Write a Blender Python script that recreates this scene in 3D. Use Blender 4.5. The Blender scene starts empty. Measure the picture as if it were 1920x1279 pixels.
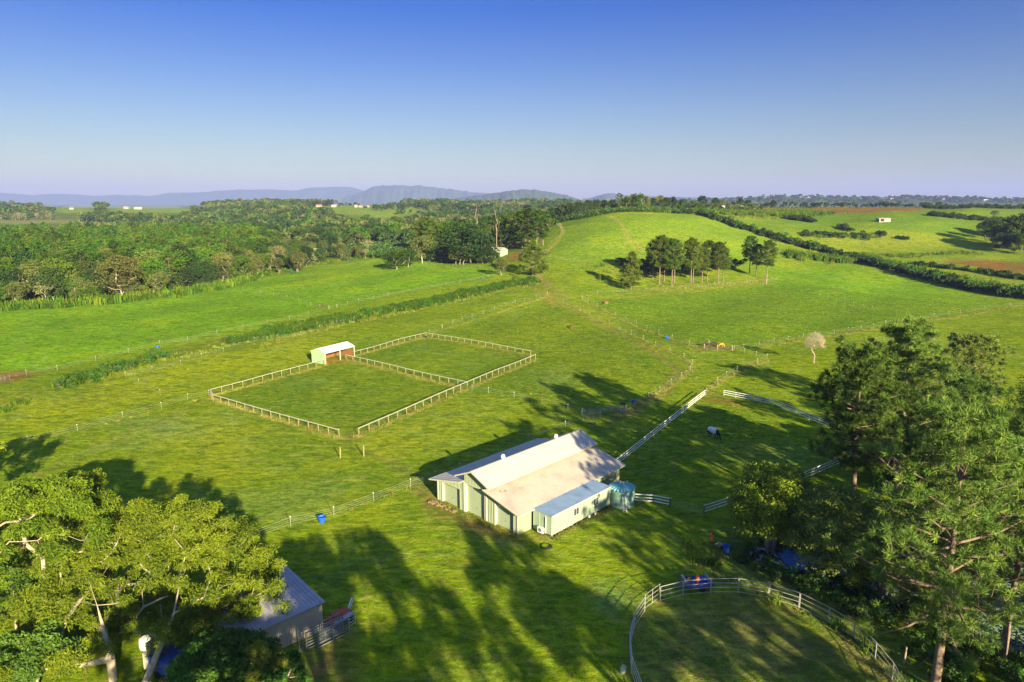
import bpy, math, random
import numpy as np
from mathutils import Vector, Matrix
random.seed(7); RS = np.random.RandomState(11)
scn = bpy.context.scene
COL = scn.collection
# ---------------------------------------------------------------- camera
CAMH, FPX, CX, CY, HZN = 42.0, 1280.0, 960.0, 639.5, 380.0
PITCH = math.atan((CY - HZN) / FPX)
cam_d = bpy.data.cameras.new('camera'); cam = bpy.data.objects.new('camera', cam_d); COL.objects.link(cam)
cam.location = (0, 0, CAMH); cam.rotation_euler = (math.pi / 2 - PITCH, 0, 0)
cam_d.lens = 24; cam_d.sensor_width = 36; cam_d.clip_start = 1; cam_d.clip_end = 60000
scn.camera = cam
# ---------------------------------------------------------------- sky and sun
SUN_EL, SUN_AZ = math.radians(17.5), math.radians(154.5)
world = bpy.data.worlds.new('World'); scn.world = world; world.use_nodes = True
wn, wl = world.node_tree.nodes, world.node_tree.links
wn.clear()
wo = wn.new('ShaderNodeOutputWorld'); wb = wn.new('ShaderNodeBackground')
sky = wn.new('ShaderNodeTexSky'); sky.sky_type = 'NISHITA'; sky.sun_disc = False
sky.sun_elevation = SUN_EL; sky.sun_rotation = SUN_AZ; sky.altitude = 100
sky.air_density = 1.0; sky.dust_density = 0.6; sky.ozone_density = 2.0
gt = wn.new('ShaderNodeTexCoord'); gs = wn.new('ShaderNodeSeparateXYZ')
gr = wn.new('ShaderNodeValToRGB'); gm = wn.new('ShaderNodeMix'); gm.data_type = 'RGBA'; gm.blend_type = 'MULTIPLY'; gm.inputs[0].default_value = 1
wl.new(gt.outputs['Generated'], gs.inputs[0]); wl.new(gs.outputs['Z'], gr.inputs[0])
SKYRAMP = [(0.0, (.175, .158, .125)), (0.035, (.158, .156, .14)), (0.13, (0.108, 0.124, 0.166)), (0.25, (0.026, .072, .188)), (.36, (0.045, .095, .23)), (.7, (0.34, .38, .46)), (1.0, (0.44, .45, .50))]
e = gr.color_ramp.elements
e[0].position = SKYRAMP[0][0]; e[0].color = (*SKYRAMP[0][1], 1); e[1].position = 1; e[1].color = (*SKYRAMP[-1][1], 1)
for p, c in SKYRAMP[1:-1]:
    q = e.new(p); q.color = (*c, 1)
wl.new(sky.outputs[0], gm.inputs[6]); wl.new(gr.outputs[0], gm.inputs[7]); wl.new(gm.outputs[2], wb.inputs[0])
wb.inputs[1].default_value = 0.15
wl.new(wb.outputs[0], wo.inputs[0])
sd = bpy.data.lights.new('sun', 'SUN'); sd.energy = 4.3; sd.angle = math.radians(0.55); sd.color = (1.0, 0.85, 0.56)
sun = bpy.data.objects.new('sun', sd); COL.objects.link(sun)
S_DIR = Vector((math.sin(SUN_AZ) * math.cos(SUN_EL), math.cos(SUN_AZ) * math.cos(SUN_EL), math.sin(SUN_EL)))
sun.rotation_euler = S_DIR.to_track_quat('Z', 'Y').to_euler(); sun.location = (0, 0, 200)
scn.view_settings.view_transform = 'Standard'; scn.view_settings.look = 'None'
scn.view_settings.exposure = 2.1; scn.view_settings.gamma = 1.0; scn.view_settings.use_curve_mapping = False
scn.render.engine = 'CYCLES'
cy = scn.cycles
cy.use_denoising = True; cy.max_bounces = 5; cy.diffuse_bounces = 3; cy.glossy_bounces = 2
cy.transmission_bounces = 3; cy.transparent_max_bounces = 6; cy.volume_bounces = 0; cy.use_adaptive_sampling = True
cy.adaptive_threshold = 0.01
try:
    cy.denoiser = 'OPENIMAGEDENOISE'; cy.denoising_input_passes = 'RGB_ALBEDO_NORMAL'; cy.denoising_prefilter = 'NONE'
except Exception: pass

# ---------------------------------------------------------------- tags and small helpers
def tag(o, label=None, cat=None, group=None, kind=None):
    if label: o['label'] = label
    if cat: o['category'] = cat
    if group: o['group'] = group
    if kind: o['kind'] = kind
    return o
def empty(name, loc=(0, 0, 0), rz=0.0, label=None, cat=None, group=None):
    o = bpy.data.objects.new(name, None); COL.objects.link(o); o.location = loc; o.rotation_euler = (0, 0, rz)
    o.empty_display_size = .3
    return tag(o, label, cat, group)
def link(name, me, parent=None, loc=(0, 0, 0), rot=(0, 0, 0), sc=None):
    o = bpy.data.objects.new(name, me); COL.objects.link(o); o.location = loc; o.rotation_euler = rot
    if sc is not None: o.scale = sc if hasattr(sc, '__len__') else (sc, sc, sc)
    if parent: o.parent = parent
    return o
class MB:
    def __init__(s): s.v = []; s.f = []
    def add(s, vs, fs):
        b = len(s.v); s.v += [tuple(p) for p in vs]; s.f += [tuple(b + i for i in f) for f in fs]; return s
    def box(s, c, d, rz=0.0, m=None):
        hx, hy, hz = d[0] / 2, d[1] / 2, d[2] / 2
        pts = [Vector((x * hx, y * hy, z * hz)) for z in (-1, 1) for x, y in ((-1, -1), (1, -1), (1, 1), (-1, 1))]
        R = m if m is not None else Matrix.Rotation(rz, 3, 'Z')
        pts = [R @ p + Vector(c) for p in pts]
        return s.add(pts, [(3, 2, 1, 0), (4, 5, 6, 7), (0, 1, 5, 4), (1, 2, 6, 5), (2, 3, 7, 6), (3, 0, 4, 7)])
    def beam(s, a, b, w, h):
        a, b = Vector(a), Vector(b); d = b - a; L = d.length
        if L < 1e-6: return s
        x = d / L; z = Vector((0, 0, 1))
        if abs(x.z) > .95: z = Vector((0, 1, 0))
        y = z.cross(x).normalized(); z = x.cross(y)
        R = Matrix((x, y, z)).transposed()
        return s.box((a + b) / 2, (L, w, h), m=R)
    def tube(s, a, b, r0, r1=None, n=6, cap=True):
        a, b = Vector(a), Vector(b); r1 = r0 if r1 is None else r1; d = (b - a)
        if d.length < 1e-6: return s
        d.normalize(); t = Vector((0, 0, 1)) if abs(d.z) < .9 else Vector((1, 0, 0))
        x = d.cross(t).normalized(); y = d.cross(x)
        vs = []
        for p, r in ((a, r0), (b, r1)):
            for i in range(n):
                w = 2 * math.pi * i / n; vs.append(p + (x * math.cos(w) + y * math.sin(w)) * r)
        fs = [(i, (i + 1) % n, n + (i + 1) % n, n + i) for i in range(n)]
        if cap: fs += [tuple(reversed(range(n))), tuple(range(n, 2 * n))]
        return s.add(vs, fs)
    def ring(s, c, R, r, n=24, m=5, z_scale=1):
        vs = []; fs = []
        for i in range(n):
            w = 2 * math.pi * i / n
            for j in range(m):
                q = 2 * math.pi * j / m
                vs.append((c[0] + (R + r * math.cos(q)) * math.cos(w), c[1] + (R + r * math.cos(q)) * math.sin(w), c[2] + r * math.sin(q) * z_scale))
        for i in range(n):
            for j in range(m):
                fs.append((i * m + j, ((i + 1) % n) * m + j, ((i + 1) % n) * m + (j + 1) % m, i * m + (j + 1) % m))
        return s.add(vs, fs)
    def lathe(s, c, prof, n=24):
        vs = []; fs = []
        for r, z in prof:
            for i in range(n):
                w = 2 * math.pi * i / n; vs.append((c[0] + r * math.cos(w), c[1] + r * math.sin(w), c[2] + z))
        for k in range(len(prof) - 1):
            for i in range(n): fs.append((k * n + i, k * n + (i + 1) % n, (k + 1) * n + (i + 1) % n, (k + 1) * n + i))
        return s.add(vs, fs)
    def mesh(s, name, mat=None, smooth=False):
        me = bpy.data.meshes.new(name); me.from_pydata(s.v, [], s.f); me.update()
        if mat: me.materials.append(mat)
        if smooth: me.polygons.foreach_set('use_smooth', [True] * len(me.polygons))
        return me
    def build(s, name, mat, parent=None, loc=(0, 0, 0), rot=(0, 0, 0), smooth=False):
        return link(name, s.mesh(name, mat, smooth), parent, loc, rot)

# ---------------------------------------------------------------- materials
def new_mat(name):
    m = bpy.data.materials.new(name); m.use_nodes = True; n = m.node_tree.nodes; l = m.node_tree.links
    b = n['Principled BSDF']; return m, n, l, b
def mat(name, col, rough=.6, metal=0, var=.12, scale=3.0, bump=0, dirt=None, dirt_amt=.3, dirt_scale=1.2, spec=.3):
    m, n, l, b = new_mat(name)
    tc = n.new('ShaderNodeTexCoord'); nz = n.new('ShaderNodeTexNoise'); nz.inputs['Scale'].default_value = scale; nz.inputs['Detail'].default_value = 5
    l.new(tc.outputs['Object'], nz.inputs['Vector'])
    mp = n.new('ShaderNodeMapRange'); mp.inputs[3].default_value = 1 - var; mp.inputs[4].default_value = 1 + var
    mp.inputs[1].default_value = .25; mp.inputs[2].default_value = .75
    l.new(nz.outputs[0], mp.inputs[0])
    mx = n.new('ShaderNodeMix'); mx.data_type = 'RGBA'; mx.blend_type = 'MULTIPLY'; mx.inputs[0].default_value = 1
    mx.inputs[6].default_value = (*col, 1); l.new(mp.outputs[0], mx.inputs[7]); out = mx.outputs[2]
    if dirt:
        n2 = n.new('ShaderNodeTexNoise'); n2.inputs['Scale'].default_value = dirt_scale; n2.inputs['Detail'].default_value = 8; n2.inputs['Roughness'].default_value = .65
        l.new(tc.outputs['Object'], n2.inputs['Vector'])
        r = n.new('ShaderNodeMapRange'); r.inputs[1].default_value = .48; r.inputs[2].default_value = .72; r.inputs[4].default_value = dirt_amt
        l.new(n2.outputs[0], r.inputs[0])
        m2 = n.new('ShaderNodeMix'); m2.data_type = 'RGBA'; l.new(r.outputs[0], m2.inputs[0]); l.new(out, m2.inputs[6]); m2.inputs[7].default_value = (*dirt, 1); out = m2.outputs[2]
    l.new(out, b.inputs['Base Color']); b.inputs['Roughness'].default_value = rough; b.inputs['Metallic'].default_value = metal
    b.inputs['Specular IOR Level'].default_value = spec
    if bump:
        bp = n.new('ShaderNodeBump'); bp.inputs['Strength'].default_value = bump; bp.inputs['Distance'].default_value = .05
        l.new(nz.outputs[0], bp.inputs['Height']); l.new(bp.outputs[0], b.inputs['Normal'])
    return m
def leaf_mat(name, c1, c2, trans=.25, objvar=.25):
    """foliage: two leaf colours mixed by the per-leaf attribute and by the individual plant"""
    m, n, l, b = new_mat(name)
    at = n.new('ShaderNodeAttribute'); at.attribute_name = 'tint'
    oi = n.new('ShaderNodeObjectInfo')
    mx = n.new('ShaderNodeMix'); mx.data_type = 'RGBA'; mx.inputs[6].default_value = (*c1, 1); mx.inputs[7].default_value = (*c2, 1)
    l.new(at.outputs['Fac'], mx.inputs[0])
    mp = n.new('ShaderNodeMapRange'); mp.inputs[3].default_value = 1 - objvar; mp.inputs[4].default_value = 1 + objvar; l.new(oi.outputs['Random'], mp.inputs[0])
    hs = n.new('ShaderNodeHueSaturation'); l.new(mx.outputs[2], hs.inputs['Color']); l.new(mp.outputs[0], hs.inputs['Value'])
    ml = n.new('ShaderNodeMath'); ml.operation = 'MULTIPLY_ADD'; ml.inputs[1].default_value = .05; ml.inputs[2].default_value = .475
    wn_ = n.new('ShaderNodeTexWhiteNoise'); wn_.noise_dimensions = '1D'; l.new(oi.outputs['Random'], wn_.inputs['W']); l.new(wn_.outputs[0], ml.inputs[0]); l.new(ml.outputs[0], hs.inputs['Hue'])
    b.inputs['Roughness'].default_value = .65; b.inputs['Specular IOR Level'].default_value = .15
    l.new(hs.outputs[0], b.inputs['Base Color'])
    tr = n.new('ShaderNodeBsdfTranslucent'); l.new(hs.outputs[0], tr.inputs[0]); ms = n.new('ShaderNodeMixShader'); ms.inputs[0].default_value = trans
    o = n['Material Output']; l.new(b.outputs[0], ms.inputs[1]); l.new(tr.outputs[0], ms.inputs[2]); l.new(ms.outputs[0], o.inputs[0])
    return m

MAT = {}
MAT['bark_pale'] = mat('bark_pale', (.36, .30, .21), .8, var=.25, scale=2.5, bump=.3, dirt=(.22, .17, .12), dirt_amt=.7)
MAT['bark_pine'] = mat('bark_pine', (.16, .11, .08), .9, var=.35, scale=5, bump=.8, dirt=(.30, .23, .17), dirt_amt=.6, dirt_scale=2)
MAT['bark_wood'] = mat('paperbark', (.36, .31, .22), .9, var=.3, scale=2)
MAT['bark_mid'] = mat('bark_mid', (.30, .25, .18), .9, var=.3, scale=2)
MAT['bark_dead'] = mat('bark_dead', (.33, .26, .18), .9, var=.2, scale=2)
MAT['euc'] = leaf_mat('gum_leaves', (.05, .10, .006), (.19, .26, .012), .25, .08)
MAT['pine'] = leaf_mat('pine_needles', (.075, .155, .025), (.24, .33, .05), .22, .12)
MAT['pine_row'] = leaf_mat('row_pine_needles', (.035, .075, .006), (.13, .19, .014), .2, .2)
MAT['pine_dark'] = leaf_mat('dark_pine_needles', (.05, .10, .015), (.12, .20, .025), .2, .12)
MAT['oak'] = leaf_mat('she_oak_foliage', (.085, .165, .014), (.20, .31, .025), .3, .12)
MAT['oak_grey'] = leaf_mat('grey_olive_foliage', (.12, .18, .03), (.26, .33, .05), .25, .1)
MAT['bush'] = leaf_mat('bush_leaves', (.03, .085, .012), (.08, .18, .02), .25)
MAT['lime'] = leaf_mat('lime_leaves', (.16, .23, .02), (.30, .35, .03), .3)
MAT['forest_a'] = leaf_mat('green_forest_leaves', (.028, .072, .004), (.085, .155, .007), .2, .4)
MAT['forest_b'] = leaf_mat('olive_forest_leaves', (.055, .078, .016), (.135, .155, .03), .2, .35)
MAT['forest_c'] = leaf_mat('dark_forest_leaves', (.018, .042, .008), (.045, .085, .012), .2, .35)
MAT['pale_scrub'] = leaf_mat('pale_scrub_leaves', (.16, .17, .06), (.26, .25, .10), .2, .3)
MAT['banana'] = leaf_mat('banana_leaves', (.05, .12, .015), (.17, .27, .05), .3, .2)
MAT['cane'] = leaf_mat('cane_leaves', (.05, .115, .005), (.14, .22, .010), .3, .3)
MAT['dry_grass'] = leaf_mat('dry_grass_blades', (.22, .22, .03), (.34, .29, .07), .3, .25)
MAT['green_grass'] = leaf_mat('green_grass_blades', (.07, .16, .015), (.15, .26, .025), .3, .3)
MAT['green_bank'] = leaf_mat('dark_bank_grass', (.03, .085, .004), (.07, .15, .006), .25, .2)
MAT['purple_top'] = leaf_mat('seeding_grass_blades', (.13, .19, .012), (.28, .27, .05), .3, .3)

# ---------------------------------------------------------------- the lie of the land
def ray(px, py):
    u = (px - CX) / FPX; v = -(py - CY) / FPX
    return (u, math.cos(PITCH) + v * math.sin(PITCH), -math.sin(PITCH) + v * math.cos(PITCH))
def zat(Y, py):            # height seen at picture row py when it is Y metres ahead
    d = ray(CX, py); return CAMH + Y * d[2] / d[1]
# columns (bearing) -> knots (metres ahead, ground height)
TERR = {
 -500: [(0,0),(240,0),(500,0),(900,4),(1300,18),(1800,28),(2400,6),(20000,2)],
 0:    [(0,0),(240,0),(500,0),(900,2),(1200,12),(1500,24),(1800,30),(2400,6),(20000,2)],
 250:  [(0,0),(260,0),(500,0),(900,1),(1250,14),(1550,24),(1850,29),(2400,6),(20000,2)],
 420:  [(0,0),(300,0),(600,0),(1000,4),(1300,16),(1700,32),(2000,34),(2500,8),(20000,2)],
 560:  [(0,0),(300,0),(450,1),(700,3),(950,8),(1150,20),(1500,37),(1800,38),(2300,8),(20000,2)],
 700:  [(0,0),(280,0),(380,3),(450,6),(700,8),(950,9),(1100,19),(1300,30),(1500,36),(1700,38),(2200,6),(20000,2)],
 800:  [(0,0),(280,0),(380,5.5),(450,8),(700,10),(950,9),(1120,17),(1350,31),(1550,36),(1750,37),(2200,6),(20000,2)],
 900:  [(0,0),(270,0),(380,6.5),(450,9),(600,10),(900,10),(1300,22),(1700,36),(2200,30),(3000,8),(20000,2)],
 1000: [(0,0),(250,0),(345,7),(420,14),(480,20),(560,18),(700,12),(1000,12),(1400,26),(1800,40),(2400,30),(3000,8),(20000,2)],
 1080: [(0,0),(250,0),(330,6),(360,11),(430,23.5),(500,31),(560,33),(700,26),(1000,16),(1500,28),(1900,42),(2600,20),(20000,2)],
 1170: [(0,0),(250,0),(320,3.5),(350,9),(410,22),(470,33.5),(540,37.5),(640,37),(900,30),(1500,20),(3000,8),(20000,2)],
 1300: [(0,0),(250,0),(320,1.5),(370,7),(430,18),(490,27),(540,33),(640,35),(800,36.5),(1000,33),(1500,20),(3000,8),(20000,2)],
 1420: [(0,0),(250,0),(320,1),(390,4.5),(450,12),(520,21),(600,29),(700,34),(850,37),(1000,35),(1500,20),(3000,8),(20000,2)],
 1560: [(0,0),(250,0),(320,0),(395,4.7),(450,9),(520,18),(600,27),(700,34),(850,36.5),(1000,35),(1500,20),(3000,8),(20000,2)],
 1660: [(0,0),(250,0),(330,0),(400,5),(460,9.5),(500,17),(560,31),(640,34.5),(800,37),(1000,34),(1500,20),(3000,8),(20000,2)],
 1780: [(0,0),(250,0),(310,-.5),(360,3.5),(420,7.5),(500,14),(560,25),(650,33),(800,37),(1000,34),(1500,20),(3000,8),(20000,2)],
 1920: [(0,0),(250,0),(292,0),(360,6),(420,9),(480,14),(560,24),(680,33),(850,37),(1000,34),(1500,20),(3000,8),(20000,2)],
 2400: [(0,0),(250,0),(300,0),(400,7),(500,14),(680,30),(850,35),(1000,33),(1500,20),(3000,8),(20000,2)],
}
_us = np.array([(k - CX) / FPX for k in TERR]); _NU, _NL = 240, 520
_L0, _L1 = math.log(60), math.log(21000)
_ug = np.linspace(_us[0], _us[-1], _NU); _lg = np.linspace(_L0, _L1, _NL)
_cols = np.array([np.interp(_lg, [math.log(max(a, 30)) for a, b in t], [b for a, b in t]) for t in TERR.values()])
_T = np.array([[0.0]*_NL]*_NU)
for j in range(_NL): _T[:, j] = np.interp(_ug, _us, _cols[:, j])
def _smooth(A, ax, s):
    r = int(3 * s) + 1; k = np.exp(-np.arange(-r, r + 1) ** 2 / (2 * s * s)); k /= k.sum()
    P = np.pad(A, [(r, r) if i == ax else (0, 0) for i in range(2)], mode='edge')
    return np.apply_along_axis(lambda m: np.convolve(m, k, 'valid'), ax, P)
_T = _smooth(_smooth(_T, 0, 4.0), 1, 3.2)
def _sdf(poly, x, y):
    """signed distance to a polygon (negative inside), numpy"""
    P = np.asarray(poly, float); d = np.full(x.shape, 1e18); inside = np.zeros(x.shape, bool); n = len(P)
    for i in range(n):
        ax, ay = P[i]; bx, by = P[(i + 1) % n]; ex, ey = bx - ax, by - ay
        t = np.clip(((x - ax) * ex + (y - ay) * ey) / (ex * ex + ey * ey + 1e-12), 0, 1)
        d = np.minimum(d, (x - ax - t * ex) ** 2 + (y - ay - t * ey) ** 2)
        c = ((ay > y) != (by > y)) & (x < (bx - ax) * (y - ay) / (by - ay + 1e-12) + ax); inside ^= c
    d = np.sqrt(d); return np.where(inside, -d, d)
def _ldist(line, x, y):
    P = np.asarray(line, float); d = np.full(x.shape, 1e18)
    for i in range(len(P) - 1):
        ax, ay = P[i]; bx, by = P[i + 1]; ex, ey = bx - ax, by - ay
        t = np.clip(((x - ax) * ex + (y - ay) * ey) / (ex * ex + ey * ey + 1e-12), 0, 1)
        d = np.minimum(d, (x - ax - t * ex) ** 2 + (y - ay - t * ey) ** 2)
    return np.sqrt(d)
POND = [(27.0, 76.5), (30, 80), (36, 80), (44, 83), (55, 84), (66, 78), (66, 62), (56, 56), (46, 57), (43, 64), (37, 70), (31, 73)]
def Zn(x, y):
    x = np.asarray(x, float); y = np.asarray(y, float)
    yy = np.maximum(y, 61.0); u = np.clip(x / yy, _ug[0], _ug[-1] - 1e-6); lg = np.clip(np.log(yy), _L0, _L1 - 1e-6)
    fu = (u - _ug[0]) / (_ug[1] - _ug[0]); fl = (lg - _L0) / (_lg[1] - _lg[0])
    i = np.clip(fu.astype(int), 0, _NU - 2); j = np.clip(fl.astype(int), 0, _NL - 2); fu = fu - i; fl = fl - j
    z = (_T[i, j] * (1 - fu) + _T[i + 1, j] * fu) * (1 - fl) + (_T[i, j + 1] * (1 - fu) + _T[i + 1, j + 1] * fu) * fl
    # gentle swells
    r = np.hypot(x, y); a = np.clip((r - 110) / 120, 0, 1)
    z = z + a * (.34 * np.sin(x * .061 + 1.3) * np.sin(y * .052 + .4) + .22 * np.sin(x * .11 - y * .09 + 2) + .12 * np.sin(x * .23 + y * .17))
    b = np.clip((r - 900) / 900, 0, 1) * np.clip((4000 - r) / 1500, 0, 1)
    z = z + b * (3.2 * np.sin(x * .0065 + 1) * np.sin(y * .008 + 2) + 1.6 * np.sin(x * .017 + y * .011))
    m = (x > 15) & (x < 80) & (y > 45) & (y < 95)
    if np.any(m):
        sd_ = _sdf(POND, np.where(m, x, 0), np.where(m, y, 0)); z = z - np.where(m, 1.1 * np.clip((3.0 - sd_) / 5.0, 0, 1), 0)
    return z
def Z(x, y): return float(Zn(np.array([x]), np.array([y]))[0])
_tt = np.exp(np.linspace(math.log(45), math.log(9000), 900))
def P(px, py):
    """ground point seen along a bearing"""
    d = ray(px, py); x = d[0] * _tt / d[1]; y = _tt; z = CAMH + d[2] / d[1] * _tt
    h = z - Zn(x, y); k = np.argmax(h < 0)
    if not (h < 0).any(): k = len(_tt) - 1
    a, b = _tt[max(k - 1, 0)], _tt[k]; ha, hb = h[max(k - 1, 0)], h[k]
    t = a + (b - a) * (ha / (ha - hb + 1e-9)) if k else b
    X, Yv = d[0] * t / d[1], t
    return Vector((X, Yv, Z(X, Yv)))
def PY(px, Y):
    d = ray(px, 600); x = (px - CX) / FPX * (Y * math.cos(PITCH) + (CAMH - 5) * math.sin(PITCH)); return Vector((x, Y, Z(x, Y)))
def PP(*pts): return [P(*p) for p in pts]
def xy(pts): return [(p.x, p.y) for p in pts]

# ---------------------------------------------------------------- ground colours (the land's own: pasture, dry verge, soil)
BRIGHT = (.125, .275, .006); MID = (.150, .218, .006); DEEP = (.098, .165, .008); YEL = (.23, .275, .006); DRY = (.38, .31, .06)
SOIL = (.20, .062, .026); DIRT = (.13, .085, .04); LAWN = (.195, .262, .006); DEW = (.15, .24, .11); HAY = (.27, .28, .025); OLIVE = (.20, .22, .012)
FIELD_FAR = (.17, .25, .03)
# polygon in bearings (px,py), colour, feather metres, amount
PATCH = [
 ([(-300,600),(0,585),(200,560),(330,540),(470,525),(600,500),(720,480),(900,500),(940,515),(700,560),(500,605),(300,648),(100,690),(-300,780)], BRIGHT, 6, .95),
 ([(560,515),(720,487),(770,497),(640,530),(500,545)], YEL, 6, .35),
 ([(395,742),(560,690),(610,672),(876,727),(672,815),(636,806)], DEEP, 2, .75),
 ([(610,672),(660,660),(800,632),(1000,665),(876,727)], DEEP, 2, .7),
 ([(0,760),(80,715),(330,670),(520,640),(660,610),(600,680),(395,735),(200,780),(0,830)], YEL, 8, .75),
 ([(60,735),(180,715),(260,730),(180,760),(60,775)], OLIVE, 5, .5),
 ([(600,830),(640,800),(800,770),(930,740),(900,790),(780,840),(660,870)], HAY, 8, .35),
 ([(250,800),(420,770),(520,800),(560,870),(430,880),(300,850)], HAY, 8, .35),
 ([(400,880),(700,860),(800,880),(640,950),(480,980)], DEEP, 8, .35),
 ([(500,1000),(700,960),(900,1000),(1150,1010),(1250,1100),(1150,1279),(600,1279)], LAWN, 8, .5),
 ([(1140,870),(1320,750),(1450,790),(1600,860),(1480,900),(1250,940)], DEEP, 5, .3),
 ([(1000,560),(1120,590),(1240,640),(1290,690),(1150,740),(960,720),(1020,650),(880,600)], MID, 6, .5),
 ([(1100,565),(1460,520),(1590,495),(1900,570),(1600,620),(1400,650),(1290,640)], BRIGHT, 8, .55),
 ([(1440,500),(1600,500),(1780,545),(1600,570),(1440,540)], BRIGHT, 10, .8),
 ([(1300,740),(1430,670),(1700,610),(1920,580),(1920,760),(1500,720)], LAWN, 8, .5),
 ([(1025,480),(1060,410),(1180,400),(1300,400),(1420,440),(1490,480),(1400,500),(1150,500)], (.135,.235,.012), 8, .85),
 ([(1160,470),(1250,430),(1330,440),(1300,480)], HAY, 12, .35),
 ([(1010,500),(1080,560),(1240,635),(1330,680),(1420,680),(1330,735),(1290,730),(1300,690),(1220,650),(1060,570),(1000,520)], YEL, 4, .45),
 ([(1090,560),(1200,550),(1430,520),(1460,525),(1400,535),(1200,560)], HAY, 5, .7),
 ([(1500,425),(1750,440),(1830,455),(1600,475),(1520,460)], HAY, 15, .5),
 ([(1360,410),(1560,400),(1700,400),(1850,410),(1800,440),(1560,430),(1420,430)], (.085,.18,.014), 15, .8),
 ([(1400,398),(1560,402),(1600,430),(1500,430)], (.10,.21,.012), 10, .5),
 ([(1470,393),(1560,389),(1800,389),(1720,396),(1620,400),(1540,400),(1490,396)], SOIL, 2, 1),
 ([(1230,388),(1440,388),(1500,391),(1500,395),(1300,393)], SOIL, 2, 1),
 ([(1757,490),(1820,486),(1920,492),(2100,500),(2100,530),(1920,514),(1830,500)], SOIL, 2.5, 1),
 ([(1700,500),(1760,483),(1920,480),(1920,486),(1770,492),(1740,500),(1900,525),(1900,535)], HAY, 4, .5),
 ([(1790,385),(1930,385),(1930,410),(1800,400)], (.15,.25,.02), 15, .8),
 ([(945,480),(985,470),(1030,475),(1000,485),(950,492)], SOIL, 2, .9),
 ([(575,393),(590,387),(640,385),(700,384),(752,386),(798,395),(790,402),(722,411),(690,408),(640,402),(600,400)], FIELD_FAR, 20, 1),
 ([(538,402),(570,396),(596,396),(602,412),(556,411)], FIELD_FAR, 20, 1),
 ([(78,390),(110,385),(150,384),(186,387),(176,399),(110,401)], FIELD_FAR, 20, 1),
 ([(200,386),(330,385),(385,390),(378,397),(300,401),(205,399)], FIELD_FAR, 20, 1),
 ([(60,392),(95,396),(70,400)], (.26,.22,.09), 15, 1),
 ([(-80,412),(120,413),(200,420),(170,429),(60,434),(-80,436)], (.26,.22,.09), 25, .9),
 ([(524,438),(566,438),(566,446),(524,448)], (.26,.26,.03), 8, 1),
 ([(600,472),(700,455),(720,470),(640,485)], OLIVE, 8, .8),
 ([(-20,700),(45,694),(70,704),(20,716),(-20,722)], SOIL, 2.5, .95),
 ([(590,573),(612,570),(615,577),(595,578)], SOIL, 1.5, .5),
 ([(1240,634),(1290,645),(1310,650),(1270,648)], DIRT, 2, .8),
 ([(1300,652),(1345,645),(1390,652),(1370,657),(1330,657)], DIRT, 2, .9),
 ([(1318,744),(1350,742),(1375,752),(1400,765),(1350,757),(1320,752)], SOIL, 1.5, .7),
 ([(1085,767),(1150,765),(1160,780),(1095,782)], DIRT, 1.2, .5),
 ([(1150,765),(1200,768),(1190,785),(1155,780)], DIRT, 1.5, .6),
 ([(612,672),(650,668),(670,676),(640,682),(615,682)], (.30,.16,.04), 1, .9),
 ([(640,815),(672,812),(680,822),(650,826)], (.22,.13,.07), 1, .7),
 ([(800,905),(812,905),(850,925),(920,965),(975,995),(980,1015),(900,1000),(815,965)], (.22,.18,.06), 2.5, .5),
 ([(780,915),(815,935),(830,950),(970,1007),(975,1015),(900,1000),(815,958)], (.20,.11,.05), 1.5, .95),
 ([(985,1005),(1030,1015),(1150,960),(1140,950),(1060,985)], (.20,.14,.06), .6, .7),
 ([(1195,1140),(1237,1130),(1200,1190),(1190,1279),(1170,1279),(1178,1200)], DIRT, 1, .7),
 ([(1237,1130),(1390,1114),(1500,1143),(1600,1200),(1690,1279),(1640,1279),(1560,1190),(1450,1140),(1380,1126),(1240,1142)], DIRT, .8, .7),
 ([(1240,1150),(1390,1130),(1500,1160),(1600,1240),(1600,1279),(1210,1279),(1200,1200)], (.14,.145,.04), 2, .85),
 ([(1350,1000),(1420,1000),(1480,1050),(1560,1100),(1640,1180),(1760,1279),(1700,1279),(1560,1160),(1440,1110),(1370,1090)], (.10,.11,.045), 3, .8),
 ([(575,1210),(640,1190),(655,1279),(560,1279)], (.17,.09,.045), 1.6, .95),
 ([(210,790),(330,785),(360,810),(290,815)], DEW, 5, .45),
 ([(440,940),(560,920),(640,900),(600,950),(470,960)], DEW, 6, .30),
 ([(1120,1100),(1170,1095),(1190,1130),(1150,1150),(1115,1130)], DEW, 2, .45),
 ([(1380,840),(1480,835),(1540,860),(1430,880)], DEW, 6, .35),
 ([(990,700),(1060,690),(1080,720),(1010,730)], DEW, 5, .25),
 ([(1110,500),(1190,505),(1230,525),(1150,530)], OLIVE, 5, .6),
 ([(-400,560),(0,560),(250,545),(470,520),(700,470),(1000,470),(1000,420),(700,410),(-400,410)], (.05,.07,.02), 10, .9),
]
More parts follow.
